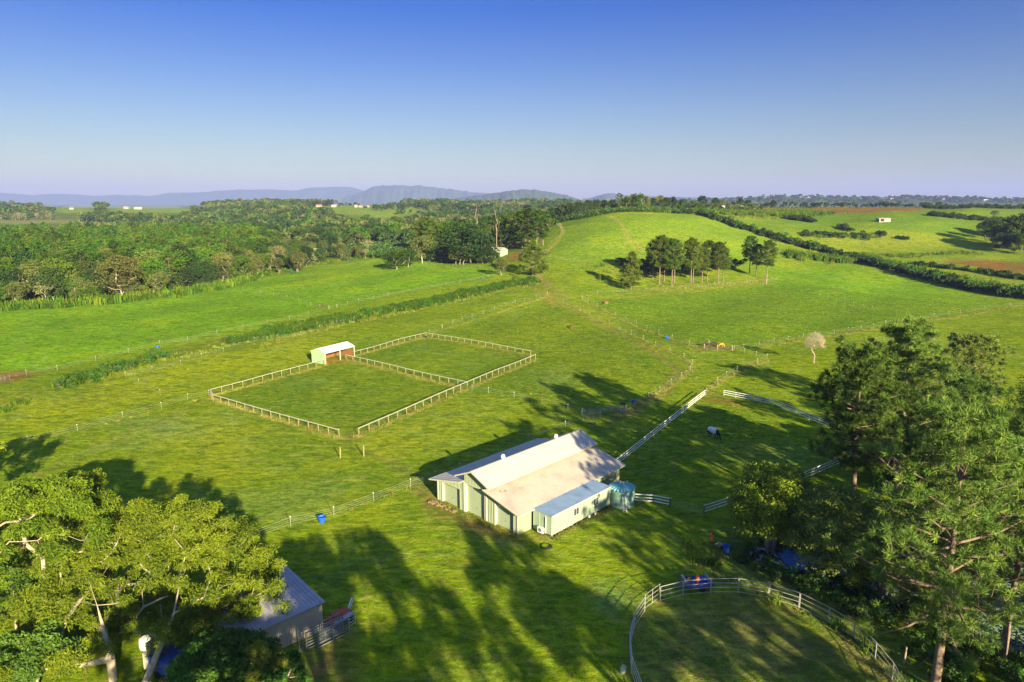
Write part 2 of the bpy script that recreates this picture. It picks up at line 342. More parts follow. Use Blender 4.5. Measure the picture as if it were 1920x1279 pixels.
# tracks and dry verges: polyline, colour, half width, feather, amount
STRIP = [
 ([(1010,520),(1035,560),(1110,600),(1200,645),(1270,690),(1250,735),(1150,790)], (.24,.17,.05), .6, 1.4, .7),
 ([(1000,500),(1020,530),(1060,560)], (.26,.17,.06), 1.0, 2.2, .75),
 ([(985,520),(1000,540),(1040,575)], (.26,.17,.06), .5, 1.2, .6),
 ([(1060,410),(1090,450),(1100,480),(1060,520)], (.12,.19,.02), .5, 1, .6),
 ([(1120,500),(1135,440),(1150,405)], (.10,.17,.02), .5, 1, .5),
 ([(680,840),(760,880),(800,915)], (.20,.16,.05), .4, 1.2, .35),
 ([(395,748),(300,790),(180,840),(60,900)], (.19,.19,.03), .5, 2, .35),
 ([(-60,760),(0,745),(100,718),(180,694),(300,665),(420,635),(600,598),(800,560),(960,528),(1000,520)], (.17,.12,.035), .5, .6, .85),
 ([(-60,775),(0,758),(100,730),(190,703),(300,673),(430,643),(610,605),(800,567),(960,534)], (.17,.12,.035), .5, .6, .8),
 ([(1020,540),(1120,590),(1240,648),(1320,690)], OLIVE, 1.2, 1.5, .4),
 ([(830,1050),(950,1075),(1000,1100),(1040,1150),(1060,1230)], (.05,.08,.02), .22, .3, .3),
 ([(560,1050),(700,1055),(790,1075),(850,1130),(870,1200)], (.05,.08,.02), .25, .3, .35),
 ([(1022,475),(1056,437),(1035,420)], DRY, .8, 1, .7),
 ([(1140,404),(1156,412),(1176,442),(1204,472)], DRY, .7, 1, .7),
 ([(800,628),(850,612),(950,580),(1030,555)], DRY, .6, 1, .6),
 ([(1430,650),(1510,637),(1640,617),(1730,602),(1900,575),(1960,568)], DRY, .7, .6, .75),
 ([(1440,676),(1400,690),(1345,718),(1325,740)], DRY, .7, .8, .5),
 ([(1180,768),(1240,735),(1290,700),(1300,690),(1285,675),(1240,655)], DRY, .5, .8, .45),
 ([(1060,570),(1150,612),(1230,650)], DRY, .4, .8, .4),
 ([(1090,561),(1160,597),(1260,637),(1320,656),(1375,658)], (.24,.18,.06), .5, .6, .6),
 ([(395,748),(636,820)], DRY, .5, .6, .6), ([(672,818),(876,730),(1004,674)], DRY, .5, .6, .6),
 ([(400,742),(610,685)], DRY, .5, .6, .6), ([(664,668),(800,633),(998,667)], DRY, .5, .6, .6), ([(650,675),(876,730)], DRY, .5, .6, .6),
 ([(550,500),(640,497),(720,484),(770,483)], (.30,.30,.04), 1.5, 3, .8),
 ([(1640,642),(1800,648),(1920,668)], HAY, .7, 1, .6),
 ([(1170,400),(1250,402)], DRY, 2, 2, .6),
]

# ---------------------------------------------------------------- ground mesh
def grid_mesh(name, X, Y, Zv, m):
    nr, na = X.shape
    me = bpy.data.meshes.new(name); co = np.stack([X, Y, Zv], -1).reshape(-1, 3).astype(np.float32)
    i, j = np.meshgrid(np.arange(nr - 1), np.arange(na - 1), indexing='ij'); a = (i * na + j).ravel()
    q = np.stack([a, a + 1, a + na + 1, a + na], -1).astype(np.int32)
    me.vertices.add(len(co)); me.vertices.foreach_set('co', co.ravel())
    me.loops.add(q.size); me.loops.foreach_set('vertex_index', q.ravel())
    me.polygons.add(len(q)); me.polygons.foreach_set('loop_start', np.arange(0, q.size, 4, dtype=np.int32)); me.polygons.foreach_set('loop_total', np.full(len(q), 4, np.int32))
    me.update(calc_edges=True); me.polygons.foreach_set('use_smooth', np.ones(len(q), bool)); me.materials.append(m)
    return me
def ground_material():
    m, n, l, b = new_mat('pasture')
    at = n.new('ShaderNodeAttribute'); at.attribute_name = 'gcol'
    ar = n.new('ShaderNodeAttribute'); ar.attribute_name = 'tussock'
    geo = n.new('ShaderNodeNewGeometry')
    def noise(sc, det=4, rough=.6, sx=1, sy=1, rot=0, dist=0):
        mp = n.new('ShaderNodeMapping'); mp.inputs['Scale'].default_value = (sx, sy, 1); mp.inputs['Rotation'].default_value = (0, 0, rot)
        l.new(geo.outputs['Position'], mp.inputs[0]); z = n.new('ShaderNodeTexNoise'); z.inputs['Scale'].default_value = sc
        z.inputs['Detail'].default_value = det; z.inputs['Roughness'].default_value = rough; z.inputs['Distortion'].default_value = dist
        l.new(mp.outputs[0], z.inputs['Vector']); return z.outputs[0]
    def rng(x, a, b_, c, d):
        r = n.new('ShaderNodeMapRange'); l.new(x, r.inputs[0])
        for k, v in enumerate((a, b_, c, d)): r.inputs[k + 1].default_value = v
        return r.outputs[0]
    def mix(a, b_, f, mode='MIX'):
        x = n.new('ShaderNodeMix'); x.data_type = 'RGBA'; x.blend_type = mode
        if hasattr(f, 'links'): l.new(f, x.inputs[0])
        else: x.inputs[0].default_value = f
        for s, v in ((6, a), (7, b_)):
            if hasattr(v, 'links'): l.new(v, x.inputs[s])
            else: x.inputs[s].default_value = (*v, 1)
        return x.outputs[2]
    def mul(a, b_):
        x = n.new('ShaderNodeMath'); x.operation = 'MULTIPLY'; l.new(a, x.inputs[0])
        if hasattr(b_, 'links'): l.new(b_, x.inputs[1])
        else: x.inputs[1].default_value = b_
        return x.outputs[0]
    big = noise(.035, 5, .6, dist=.6); mid = noise(.22, 5, .65, 1, 1.6, .5, .8); sm = noise(1.3, 5, .7, 1, 1.5, -.4); fine = noise(7, 3, .7)
    streak = noise(.5, 4, .6, .25, 1.8, math.radians(25))
    c = mix(at.outputs['Color'], (.30, .31, .012), rng(big, .52, .68, 0, .34))
    c = mix(c, (.17, .245, .055), rng(noise(.09, 6, .65, 1, 1.5, .9, 1.2), .52, .68, 0, .45))
    c = mix(c, (.06, .16, .006), rng(big, .50, .36, 0, .45))
    c = mix(c, (.065, .125, .008), rng(mid, .49, .60, 0, .62))
    c = mix(c, (.28, .30, .04), rng(streak, .52, .68, 0, .4))
    dk = mul(rng(sm, .48, .62, 0, .95), ar.outputs['Fac'])
    c = mix(c, (.045, .085, .010), dk)
    c = mix(c, (.27, .20, .06), mul(rng(noise(.8, 5, .7, 1, 1, 1.0, .5), .53, .68, 0, .7), rng(big, .42, .60, 1, .2)))
    v = n.new('ShaderNodeMapRange'); l.new(fine, v.inputs[0]); v.inputs[1].default_value = .3; v.inputs[2].default_value = .7; v.inputs[3].default_value = .55; v.inputs[4].default_value = 1.45
    c = mix(c, v.outputs[0], 1, 'MULTIPLY')
    c = mix(c, rng(noise(.55, 6, .75, 1, 1.7, .3, .6), .34, .64, .62, 1.42), 1, 'MULTIPLY')
    l.new(c, b.inputs['Base Color']); b.inputs['Roughness'].default_value = .85; b.inputs['Specular IOR Level'].default_value = .0
    b.inputs['Sheen Weight'].default_value = 0
    b1 = n.new('ShaderNodeBump'); b1.inputs['Strength'].default_value = .55; b1.inputs['Distance'].default_value = .10; l.new(fine, b1.inputs['Height'])
    b2 = n.new('ShaderNodeBump'); b2.inputs['Distance'].default_value = .45
    st = n.new('ShaderNodeMath'); st.operation = 'MULTIPLY_ADD'; l.new(ar.outputs['Fac'], st.inputs[0]); st.inputs[1].default_value = .6; st.inputs[2].default_value = .28; l.new(st.outputs[0], b2.inputs['Strength'])
    l.new(sm, b2.inputs['Height']); l.new(b1.outputs[0], b2.inputs['Normal']); l.new(b2.outputs[0], b.inputs['Normal'])
    return m
GROUND = ground_material()
ang_v = np.linspace(-42, 42, 610); ang_o = np.linspace(42, 318, 70)[1:]
A = np.radians(np.concatenate([ang_v, ang_o]))
Rr = np.concatenate([[0.5, 8, 16, 24, 32, 38, 43], np.exp(np.linspace(math.log(47), math.log(1000), 390)), np.exp(np.linspace(math.log(1000), math.log(16300), 64))[1:]])
RR, AA = np.meshgrid(Rr, A, indexing='ij'); GX = RR * np.sin(AA); GY = RR * np.cos(AA); GZ = Zn(GX.ravel(), GY.ravel()).reshape(GX.shape)
GZ = np.where(RR > 8000, GZ - 3, GZ)
gme = grid_mesh('ground', GX, GY, GZ, GROUND)
gx, gy = GX.ravel(), GY.ravel(); gr_ = np.hypot(gx, gy)
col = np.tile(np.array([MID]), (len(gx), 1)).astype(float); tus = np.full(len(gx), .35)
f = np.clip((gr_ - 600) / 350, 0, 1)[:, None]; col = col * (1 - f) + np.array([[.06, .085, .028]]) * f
jit = 1.2 * np.sin(gx * .9 + gy * .31) + .9 * np.sin(gy * 1.3 - gx * .5) + .7 * np.sin(gx * 2.3 + 1)
def blend(mask, c, amt):
    global col
    a = (mask * amt)[:, None]; col = col * (1 - a) + np.array([c]) * a
PATCHW = []
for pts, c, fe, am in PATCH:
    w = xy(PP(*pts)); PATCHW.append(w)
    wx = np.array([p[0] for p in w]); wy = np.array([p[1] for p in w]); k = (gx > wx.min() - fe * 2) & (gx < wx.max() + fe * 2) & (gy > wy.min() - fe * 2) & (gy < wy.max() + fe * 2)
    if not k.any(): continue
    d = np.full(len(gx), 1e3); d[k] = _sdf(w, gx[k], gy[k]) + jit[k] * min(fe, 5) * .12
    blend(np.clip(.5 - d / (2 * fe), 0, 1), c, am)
for pts, c, hw, fe, am in STRIP:
    w = xy(PP(*pts)); wx = np.array([p[0] for p in w]); wy = np.array([p[1] for p in w]); k = (gx > wx.min() - 5) & (gx < wx.max() + 5) & (gy > wy.min() - 5) & (gy < wy.max() + 5)
    d = np.full(len(gx), 1e3); d[k] = _ldist(w, gx[k], gy[k]) + jit[k] * .12
    blend(np.clip(1 - (d - hw) / fe, 0, 1), c, am)
# circling hoof marks in the round pen
pc = (23.2, 54.5); rp = np.hypot(gx - pc[0], gy - pc[1]); k = rp < 13
blend(np.where(k, .5 + .5 * np.sin(rp * 4.2 + np.sin(np.arctan2(gy - pc[1], gx - pc[0]) * 2) * 1.2), 0) * np.clip((13 - rp) / 3, 0, 1), (.13, .10, .04), .6)
sd_p = _sdf(POND, gx, gy); blend(np.clip((2.2 - sd_p) / 3, 0, 1), (.055, .05, .025), .85)
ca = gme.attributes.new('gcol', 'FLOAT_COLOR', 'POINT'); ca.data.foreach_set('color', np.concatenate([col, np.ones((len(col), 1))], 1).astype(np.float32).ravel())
tz = [([(1100,565),(1460,530),(1900,575),(1600,620),(1400,650),(1290,640)], 1.0), ([(900,600),(1020,560),(1230,650),(1290,700),(1000,760),(930,720)], .85), ([(1140,870),(1320,750),(1600,850),(1480,900),(1250,940)], .8), ([(430,745),(610,690),(860,727),(672,805)], .5), ([(1380,690),(1500,650),(1920,600),(1920,800),(1500,760)], .6)]
for pts, v in tz:
    w = xy(PP(*pts)); d = _sdf(w, gx, gy); m_ = np.clip(.5 - d / 12, 0, 1); tus = tus * (1 - m_) + v * m_
ta = gme.attributes.new('tussock', 'FLOAT', 'POINT'); ta.data.foreach_set('value', tus.astype(np.float32))
tag(link('ground', gme), kind='structure')

# pond behind the pines: still water with floating lily leaves
m, n, l, b = new_mat('pond_water'); b.inputs['Base Color'].default_value = (.012, .02, .018, 1); b.inputs['Roughness'].default_value = .06; b.inputs['Specular IOR Level'].default_value = .6
nz = n.new('ShaderNodeTexNoise'); nz.inputs['Scale'].default_value = 1.5; bp = n.new('ShaderNodeBump'); bp.inputs['Strength'].default_value = .08; l.new(nz.outputs[0], bp.inputs['Height']); l.new(bp.outputs[0], b.inputs['Normal'])
wb_ = MB(); pc_ = [(x, y, -.78) for x, y in POND]; wb_.add([(p[0] + (p[0] - 46) * .06, p[1] + (p[1] - 69) * .08, p[2]) for p in pc_], [tuple(reversed(range(len(pc_))))])
tag(wb_.build('water', m), kind='structure')

# ---------------------------------------------------------------- ridges and ranges
def ridge(name, prof, Yd, depth, rough, m, foot=0.0, nx=260, seed=0):
    rs = np.random.RandomState(seed); px = np.array([p[0] for p in prof], float); top = np.array([zat(Yd, p[1]) for p in prof])
    PX = np.linspace(px[0], px[-1], nx); T = np.interp(PX, px, top); T = _smooth(T[None, :], 1, 1.6)[0]; T = T + Yd / FPX * .9 * _smooth(rs.normal(size=(1, nx)), 1, 1.4)[0]
    v = np.linspace(-1, 1, 26); U, V = np.meshgrid((PX - CX) / FPX, v, indexing='xy')
    Yv = Yd + V * depth; Xv = U * (Yd + V * depth * .9)
    prof_ = np.clip(1 - np.abs(V) ** 1.5, 0, 1)
    ph = rs.uniform(0, 6, 6); s = 2 * math.pi / depth
    N = (np.sin(Xv * s * 1.3 + ph[0] + 1.4 * V) + .6 * np.sin(Xv * s * 3.1 + ph[1] - V * 3) + .4 * np.sin(Xv * s * 6.3 + ph[2] + V * 6) + .25 * np.sin(Xv * s * 13 + V * 9 + ph[3]))
    Zv = foot + (T[None, :] - foot) * prof_ + N * rough * (1 - prof_) * prof_ * 4
    me = grid_mesh(name, Xv, Yv, Zv, m); return tag(link(name, me), kind='structure')
HILLM = mat('hill_forest', (.045, .075, .035), .95, var=.35, scale=.012); HILLF = mat('ridge_forest', (.04, .065, .028), .95, var=.4, scale=.03)
ridge('mountains', [(-500,366),(-200,360),(0,361),(40,362),(80,366),(110,364),(160,364),(200,368),(240,365),(290,368),(310,365),(340,361),(370,362),(400,360),(430,357),(470,356),(500,356),(530,354),(560,358),(590,352),(620,352),(640,349),(670,352),(690,357),(730,360),(800,362)], 14200, 1400, 26, HILLM, seed=1)
ridge('mountains', [(650,372),(692,357),(705,350),(725,347.5),(760,347),(775,350),(785,347),(810,350),(850,355),(890,361),(930,363),(1000,371)], 11000, 1300, 22, HILLM, seed=2)
ridge('mountains', [(1090,375),(1115,367),(1130,363),(1150,363),(1170,366),(1230,369),(1280,369),(1350,371),(1450,372),(1700,374),(2200,374)], 9000, 1000, 25, HILLM, seed=3)
ridge('hills', [(820,376),(870,370),(905,365),(935,361),(960,357),(985,355),(1005,356),(1030,360),(1060,366),(1090,376)], 6200, 900, 12, HILLM, seed=4)
ridge('hills', [(1230,379),(1300,378),(1360,376),(1400,373),(1455,370),(1490,371),(1545,372),(1600,373),(1650,373),(1690,370),(1740,372),(1790,374),(1830,375),(1920,376),(2100,376),(2400,378)], 3500, 480, 9, HILLF, seed=5)
# ---------------------------------------------------------------- the air
hz = MB().box((0, 0, 225), (34000, 34000, 456))
hm = bpy.data.materials.new('haze_air'); hm.use_nodes = True; hn = hm.node_tree.nodes; hn.clear()
ho = hn.new('ShaderNodeOutputMaterial'); hv = hn.new('ShaderNodeVolumePrincipled'); hv.inputs['Density'].default_value = 7.5e-5; hv.inputs['Color'].default_value = (.34, .43, .88, 1); hv.inputs['Anisotropy'].default_value = 0.0
hm.node_tree.links.new(hv.outputs[0], ho.inputs['Volume'])
tag(hz.build('haze', hm), kind='stuff')

# ---------------------------------------------------------------- foliage tools
def rand_dirs(n, rs, up=0.0):
    d = rs.normal(size=(n, 3)); d[:, 2] += up; return d / (np.linalg.norm(d, axis=1)[:, None] + 1e-9)
def leaf_arrays(C, L, W, D, rs, fold=0.0):
    """rhombus leaves: centres C, half-length L, half-width W along direction D"""
    n = len(C); A_ = rand_dirs(n, rs); S = np.cross(D, A_); S /= (np.linalg.norm(S, axis=1)[:, None] + 1e-9)
    L = np.broadcast_to(L, (n,))[:, None]; W = np.broadcast_to(W, (n,))[:, None]
    return np.stack([C - D * L, C + S * W - D * L * .1, C + D * L, C - S * W - D * L * .1], 1)
RAW = {}
def quads_mesh(name, Q, tint, mats, extra=None):
    """Q (n,4,3) leaf faces, extra = (verts, faces) solid wood with material slot 1"""
    n = len(Q); me = bpy.data.meshes.new(name); co = Q.reshape(-1, 3); idx = np.arange(4 * n, dtype=np.int32); tot = np.full(n, 4, np.int32); mi = np.zeros(n, np.int32); tn = np.asarray(tint, np.float32)
    if extra is not None and len(extra[1]):
        ev = np.array(extra[0], float); b0 = len(co); co = np.concatenate([co, ev]); ef = extra[1]
        idx = np.concatenate([idx, np.array([b0 + i for f_ in ef for i in f_], np.int32)]); tot = np.concatenate([tot, np.array([len(f_) for f_ in ef], np.int32)])
        mi = np.concatenate([mi, np.ones(len(ef), np.int32)]); tn = np.concatenate([tn, np.zeros(len(ef), np.float32)])
    me.vertices.add(len(co)); me.vertices.foreach_set('co', co.astype(np.float32).ravel()); me.loops.add(len(idx)); me.loops.foreach_set('vertex_index', idx)
    st = np.concatenate([[0], np.cumsum(tot)[:-1]]).astype(np.int32)
    me.polygons.add(len(tot)); me.polygons.foreach_set('loop_start', st); me.polygons.foreach_set('loop_total', tot)
    for m_ in mats: me.materials.append(m_)
    me.update(calc_edges=True); me.polygons.foreach_set('material_index', mi)
    t = me.attributes.new('tint', 'FLOAT', 'FACE'); t.data.foreach_set('value', tn)
    if extra is not None: RAW[me.name] = (Q, tint, mats, extra)
    return me
def clump_leaves(cent, rad, per, ll, lw, rs, flat=.75, droop=0.0, shell=.55):
    """leaves gathered in rounded clumps; returns faces and tint"""
    cent = np.asarray(cent, float); k = len(cent); rad = np.broadcast_to(rad, (k,))
    ci = np.repeat(np.arange(k), per); d = rand_dirs(len(ci), rs, .25); r = rad[ci] * (shell + (1 - shell) * rs.rand(len(ci)) ** .6) * (.8 + .35 * rs.rand(len(ci)))
    off = d * r[:, None]; off[:, 2] *= flat; C = cent[ci] + off
    D = rand_dirs(len(ci), rs) * .8 + d * .6; D[:, 2] -= droop; D /= np.linalg.norm(D, axis=1)[:, None]
    sz = .7 + .6 * rs.rand(len(ci)); ct = rs.rand(k) * .5
    tn = np.clip(ct[ci] + rs.rand(len(ci)) * .5, 0, 1)
    return leaf_arrays(C, ll * sz, lw * sz, D, rs), tn
def grow(base, tops, trunk, r0, rs, sag=.12, seg=3, keep=1.0, ex=.48):
    """wood that joins every leaf clump to the trunk: nodes, parents, radii -> list of (a,b,ra,rb)"""
    N = [np.array(p, float) for p in trunk]; par = [-1] + list(range(len(trunk) - 1)); main = len(trunk)
    T = sorted([np.array(t, float) for t in tops], key=lambda t: np.linalg.norm(t - np.array(trunk[-1])) + (abs(t[0] - base[0]) + abs(t[1] - base[1])))
    w = [0.0] * main
    for t in T:
        arr = np.array(N); d = np.linalg.norm(arr - t, axis=1); dz = arr[:, 2] - t[2]
        cost = d + np.where(dz > 0, dz * 1.6, 0) + np.where(np.arange(len(N)) < 1, 4, 0); i = int(np.argmin(cost)); a = N[i].copy(); p = i; L = d[i]
        sgs = max(1, min(seg, int(L / .8)))
        for q in range(1, sgs + 1):
            s = q / sgs; pt = a + (t - a) * s; pt[2] -= sag * L * math.sin(math.pi * s) * (1 if rs.rand() > .3 else -.5)
            if q < sgs: pt += rs.normal(size=3) * L * .045
            N.append(pt); par.append(p); w.append(0.0); p = len(N) - 1
        w[p] += 1
    for i in range(len(N) - 1, 0, -1): w[par[i]] += w[i]
    mx = max(w[0], 1); segs = []
    for i in range(1, len(N)):
        ra = r0 * (max(w[par[i]], .5) / mx) ** ex; rb = r0 * (max(w[i], .5) / mx) ** ex
        if i >= main: ra = min(ra, rb * 1.5)
        segs.append((N[par[i]], N[i], ra, rb))
    return segs
def wood_mb(segs, n=6, rmin=.015, mb=None):
    mb = mb or MB()
    for a, b_, ra, rb in segs: mb.tube(a, b_, max(ra, rmin), max(rb, rmin * .8), n, cap=False)
    return mb
def blob_tops(c, R, k, rs, flat=.7, lo=-.3):
    out = []
    while len(out) < k:
        d = rand_dirs(1, rs, .35)[0]
        if d[2] < lo: continue
        r = .55 + .45 * rs.rand() ** .5; out.append((c[0] + d[0] * R * r, c[1] + d[1] * R * r, c[2] + d[2] * R * flat * r))
    return out

def needle_puffs(cent, R, per, nw, rs, dirs=None):
    """pine needle tufts: narrow blades fanning out of each twig end"""
    cent = np.asarray(cent, float); k = len(cent); ci = np.repeat(np.arange(k), per)
    d = rand_dirs(len(ci), rs, .35)
    if dirs is not None: d = d + np.asarray(dirs)[ci] * .55; d /= np.linalg.norm(d, axis=1)[:, None]
    L = R * (.55 + .5 * rs.rand(len(ci))); C = cent[ci] + d * (L * .55)[:, None] + rs.normal(size=(len(ci), 3)) * R * .12
    ct = rs.rand(k) ** 1.5; tn = np.clip(ct[ci] * .75 + rs.rand(len(ci)) * .3, 0, 1)
    return leaf_arrays(C, L * .5, nw * (.7 + .6 * rs.rand(len(ci))), d, rs), tn
def pine_model(seed, H, z0, Rmax, whorls, per_whorl, twigs, puffR, per, nw, shape='cone', lean=.02):
    rs = np.random.RandomState(seed); lx, ly = rs.normal(size=2) * lean * H
    tr = [(lx * (t ** 1.5), ly * (t ** 1.5), H * t) for t in np.linspace(0, 1, 9)]; tr[0] = (0, 0, -.4)
    w = MB(); r0 = H * .0155
    for i in range(8): w.tube(tr[i], tr[i + 1], r0 * (1 - i / 8.6) + .02, r0 * (1 - (i + 1) / 8.6) + .02, 8, cap=False)
    C = []; Dd = []
    for k in range(whorls):
        s = k / (whorls - 1); z = z0 + (H - z0) * s * .97
        if shape == 'cone': rr = Rmax * (1 - s) ** .75 * (.55 + .45 * min(1, s * 5 + .3)) + .35
        elif shape == 'wide': rr = Rmax * (1 - .5 * s ** 1.3) * min(1, .62 + s * 3) * (1 if s < .85 else .7)
        else: rr = Rmax * math.sqrt(max(0.02, 1 - (2 * s - .82) ** 2 / 1.45)) * (.92 if s < .2 else 1)
        a0 = rs.rand() * 6.28; t = z / H; ox, oy = lx * t ** 1.5, ly * t ** 1.5
        for q in range(per_whorl):
            if rs.rand() < .14: continue
            a = a0 + q * 2 * math.pi / per_whorl + rs.normal() * .3; L = rr * (.6 + .5 * rs.rand()); up = (.10 + .45 * s) * L + rs.normal() * .12 * L
            zb = z - L * .12; e0 = np.array([ox, oy, zb]); e1 = np.array([ox + math.cos(a) * L, oy + math.sin(a) * L, zb + up])
            mid = (e0 + e1) / 2 + np.array([0, 0, -.07 * L]); br = .012 * L + .022
            w.tube(e0, mid, br * 1.3, br * .8, 4, cap=False); w.tube(mid, e1, br * .8, .015, 4, cap=False)
            for j in range(twigs):
                u = (.18 if shape == 'wide' else .38) + (.82 if shape == 'wide' else .62) * (j + rs.rand()) / twigs; p = mid + (e1 - mid) * (u - .5) * 2 if u > .5 else e0 + (mid - e0) * u * 2
                sd_ = (1 - u * .5) * L * .42; sdv = np.array([-math.sin(a), math.cos(a), 0]) * rs.uniform(-1, 1) * sd_ + np.array([0, 0, abs(rs.normal()) * .12 * L])
                tp = p + sdv; w.tube(p, tp, .02, .01, 3, cap=False); C.append(tp); dv = np.array([math.cos(a), math.sin(a), .5]) ; Dd.append(dv / np.linalg.norm(dv))
            C.append(e1); Dd.append(np.array([math.cos(a), math.sin(a), .3]))
    C.append(np.array([lx, ly, H])); Dd.append(np.array([0, 0, 1.]))
    Q, tn = needle_puffs(C, puffR, per, nw, rs, Dd); return w, Q, tn

# --- light models for the far woods: one mesh with leaves (slot 0) and wood (slot 1)
def broad_model(name, seed, H, R, z0, clumps, per, ll, lw, mats, flat=.8, tr=.022, droop=.1, multi=1):
    rs = np.random.RandomState(seed); tops = []
    for k in range(clumps):
        d = rand_dirs(1, rs, .45)[0]; s = .45 + .55 * rs.rand() ** .5
        tops.append((d[0] * R * s, d[1] * R * s, z0 + (H - z0) * (.5 + .5 * d[2] * s) - .06 * H * rs.rand()))
    segs = grow((0, 0), tops, [(0, 0, -.3), (rs.normal() * .2, rs.normal() * .2, z0 * .55), (rs.normal() * .3, rs.normal() * .3, z0)], H * tr * .62, rs)
    Q, tn = clump_leaves(tops, [R * rs.uniform(.26, .42) for _ in tops], per, ll, lw, rs, flat, droop)
    w = wood_mb(segs, 4, .03); return quads_mesh(name, Q, tn, mats, (w.v, w.f))
def pine_far_model(name, seed, H, z0, R, mats, dens=1.0, shape='round'):
    w, Q, tn = pine_model(seed, H, z0, R, 9, 6, 3, 1.15, int(12 * dens), .13, shape); return quads_mesh(name, Q, tn, mats, (w.v, w.f))
FA = [MAT['forest_a'], MAT['bark_mid']]; FB = [MAT['forest_b'], MAT['bark_wood']]; FC = [MAT['forest_c'], MAT['bark_mid']]; PS = [MAT['pale_scrub'], MAT['bark_dead']]
MODEL = {
 'green': [broad_model('green_tree', 20 + i, 17 + i, 5.8, 4, 60, 60, .42, .20, FA) for i in range(3)],
 'olive': [broad_model('olive_tree', 30 + i, 15 + i, 5.2, 3.2, 56, 60, .40, .15, FB) for i in range(3)],
 'dark': [broad_model('dark_tree', 40 + i, 16 + i, 5.6, 2.6, 58, 60, .42, .20, FC) for i in range(2)],
 'pine': [pine_far_model('dense_pine', 50 + i, 20, 6, 4.6, [MAT['forest_a'], MAT['bark_pine']], 1.3) for i in range(3)],
 'scrub': [broad_model('pale_tree', 60 + i, 11, 3.2, 4, 20, 22, .5, .18, PS) for i in range(2)],
 'far': [broad_model('far_tree', 70 + i, 12, 5.0, 2, 12, 26, 1.0, .55, FC) for i in range(3)] + [broad_model('far_tree', 75, 11, 4.5, 2, 12, 24, 1.0, .5, FA)],
 'far_olive': [broad_model('far_tree', 80 + i, 12, 4.4, 3, 12, 20, 1.0, .5, FB) for i in range(2)],
 'bush': [broad_model('bush', 90 + i, 3.2, 1.9, .5, 14, 26, .26, .13, [MAT['bush'], MAT['bark_mid']]) for i in range(3)],
 'dark_bush': [broad_model('bush', 95 + i, 2.6, 1.7, .3, 12, 26, .28, .14, FC) for i in range(2)],
}
def blades_model(name, seed, n, H, spread, wd, m_, droop=.35, R=.2):
    rs = np.random.RandomState(seed); Q = []; T = []
    for k in range(n):
        a = rs.rand() * 6.28; b0 = np.array([rs.normal() * R, rs.normal() * R, -.05]); h = H * rs.uniform(.6, 1.1); o = spread * rs.uniform(.2, 1)
        d = np.array([math.cos(a), math.sin(a), 0]); s = np.array([-math.sin(a), math.cos(a), 0]) * wd
        p1 = b0 + d * o * .35 + np.array([0, 0, h * .7]); p2 = b0 + d * o + np.array([0, 0, h * (1 - droop * rs.rand())])
        Q.append([b0 - s * .6, b0 + s * .6, p1 + s, p1 - s]); Q.append([p1 - s, p1 + s, p2 + s * .1, p2 - s * .1]); t = rs.rand(); T += [t, t]
    return quads_mesh(name, np.array(Q), T, [m_])
MODEL['bank'] = [broad_model('bank_growth', 98 + i, 2.0, 1.7, .2, 14, 34, .22, .07, [MAT['green_bank'], MAT['bark_mid']]) for i in range(3)]
MODEL['tuft'] = [blades_model('dry_tuft', 100 + i, 16, .55, .4, .045, MAT['dry_grass'], R=.25) for i in range(3)]
MODEL['green_tuft'] = [blades_model('green_tuft', 105 + i, 18, .45, .4, .05, MAT['green_grass'], R=.3) for i in range(3)]
MODEL['tall'] = [blades_model('tall_grass', 110 + i, 22, 2.2, 1.0, .10, MAT['cane'], R=.6) for i in range(3)]
MODEL['tall_dark'] = [blades_model('tall_dark_grass', 112 + i, 26, 1.8, 1.1, .12, MAT['green_bank'], R=.7) for i in range(2)]
MODEL['tall_yellow'] = [blades_model('tall_yellow_grass', 114 + i, 20, 1.6, .9, .09, MAT['purple_top'], R=.6) for i in range(2)]
MODEL['cane'] = [blades_model('cane', 120 + i, 34, 3.8, 1.5, .13, MAT['cane'], R=.9) for i in range(3)]
def banana_model(seed):
    rs = np.random.RandomState(seed); Q = []; T = []; w = MB().tube((0, 0, -.2), (0, 0, 2.2), .16, .12, 6)
    for k in range(9):
        a = k * 2.4 + rs.rand() * .5; el = rs.uniform(.35, 1.2); L = rs.uniform(1.7, 2.4); d = np.array([math.cos(a), math.sin(a), 0]); s = np.array([-math.sin(a), math.cos(a), 0]) * .32; p = np.array([0, 0, 2.1]); t = rs.rand()
        for q in range(4):
            e = el - q * .42; p2 = p + (d * math.cos(e) + np.array([0, 0, math.sin(e)])) * L / 4; w0 = (.35, 1, 1, .7, .12)[q]; w1 = (.35, 1, 1, .7, .12)[q + 1]
            Q.append([p - s * w0, p + s * w0, p2 + s * w1, p2 - s * w1]); T.append(t); p = p2
    return quads_mesh('banana_plant', np.array(Q), T, [MAT['banana'], MAT['cane']], (w.v, w.f))
MODEL['banana'] = [banana_model(130 + i) for i in range(3)]

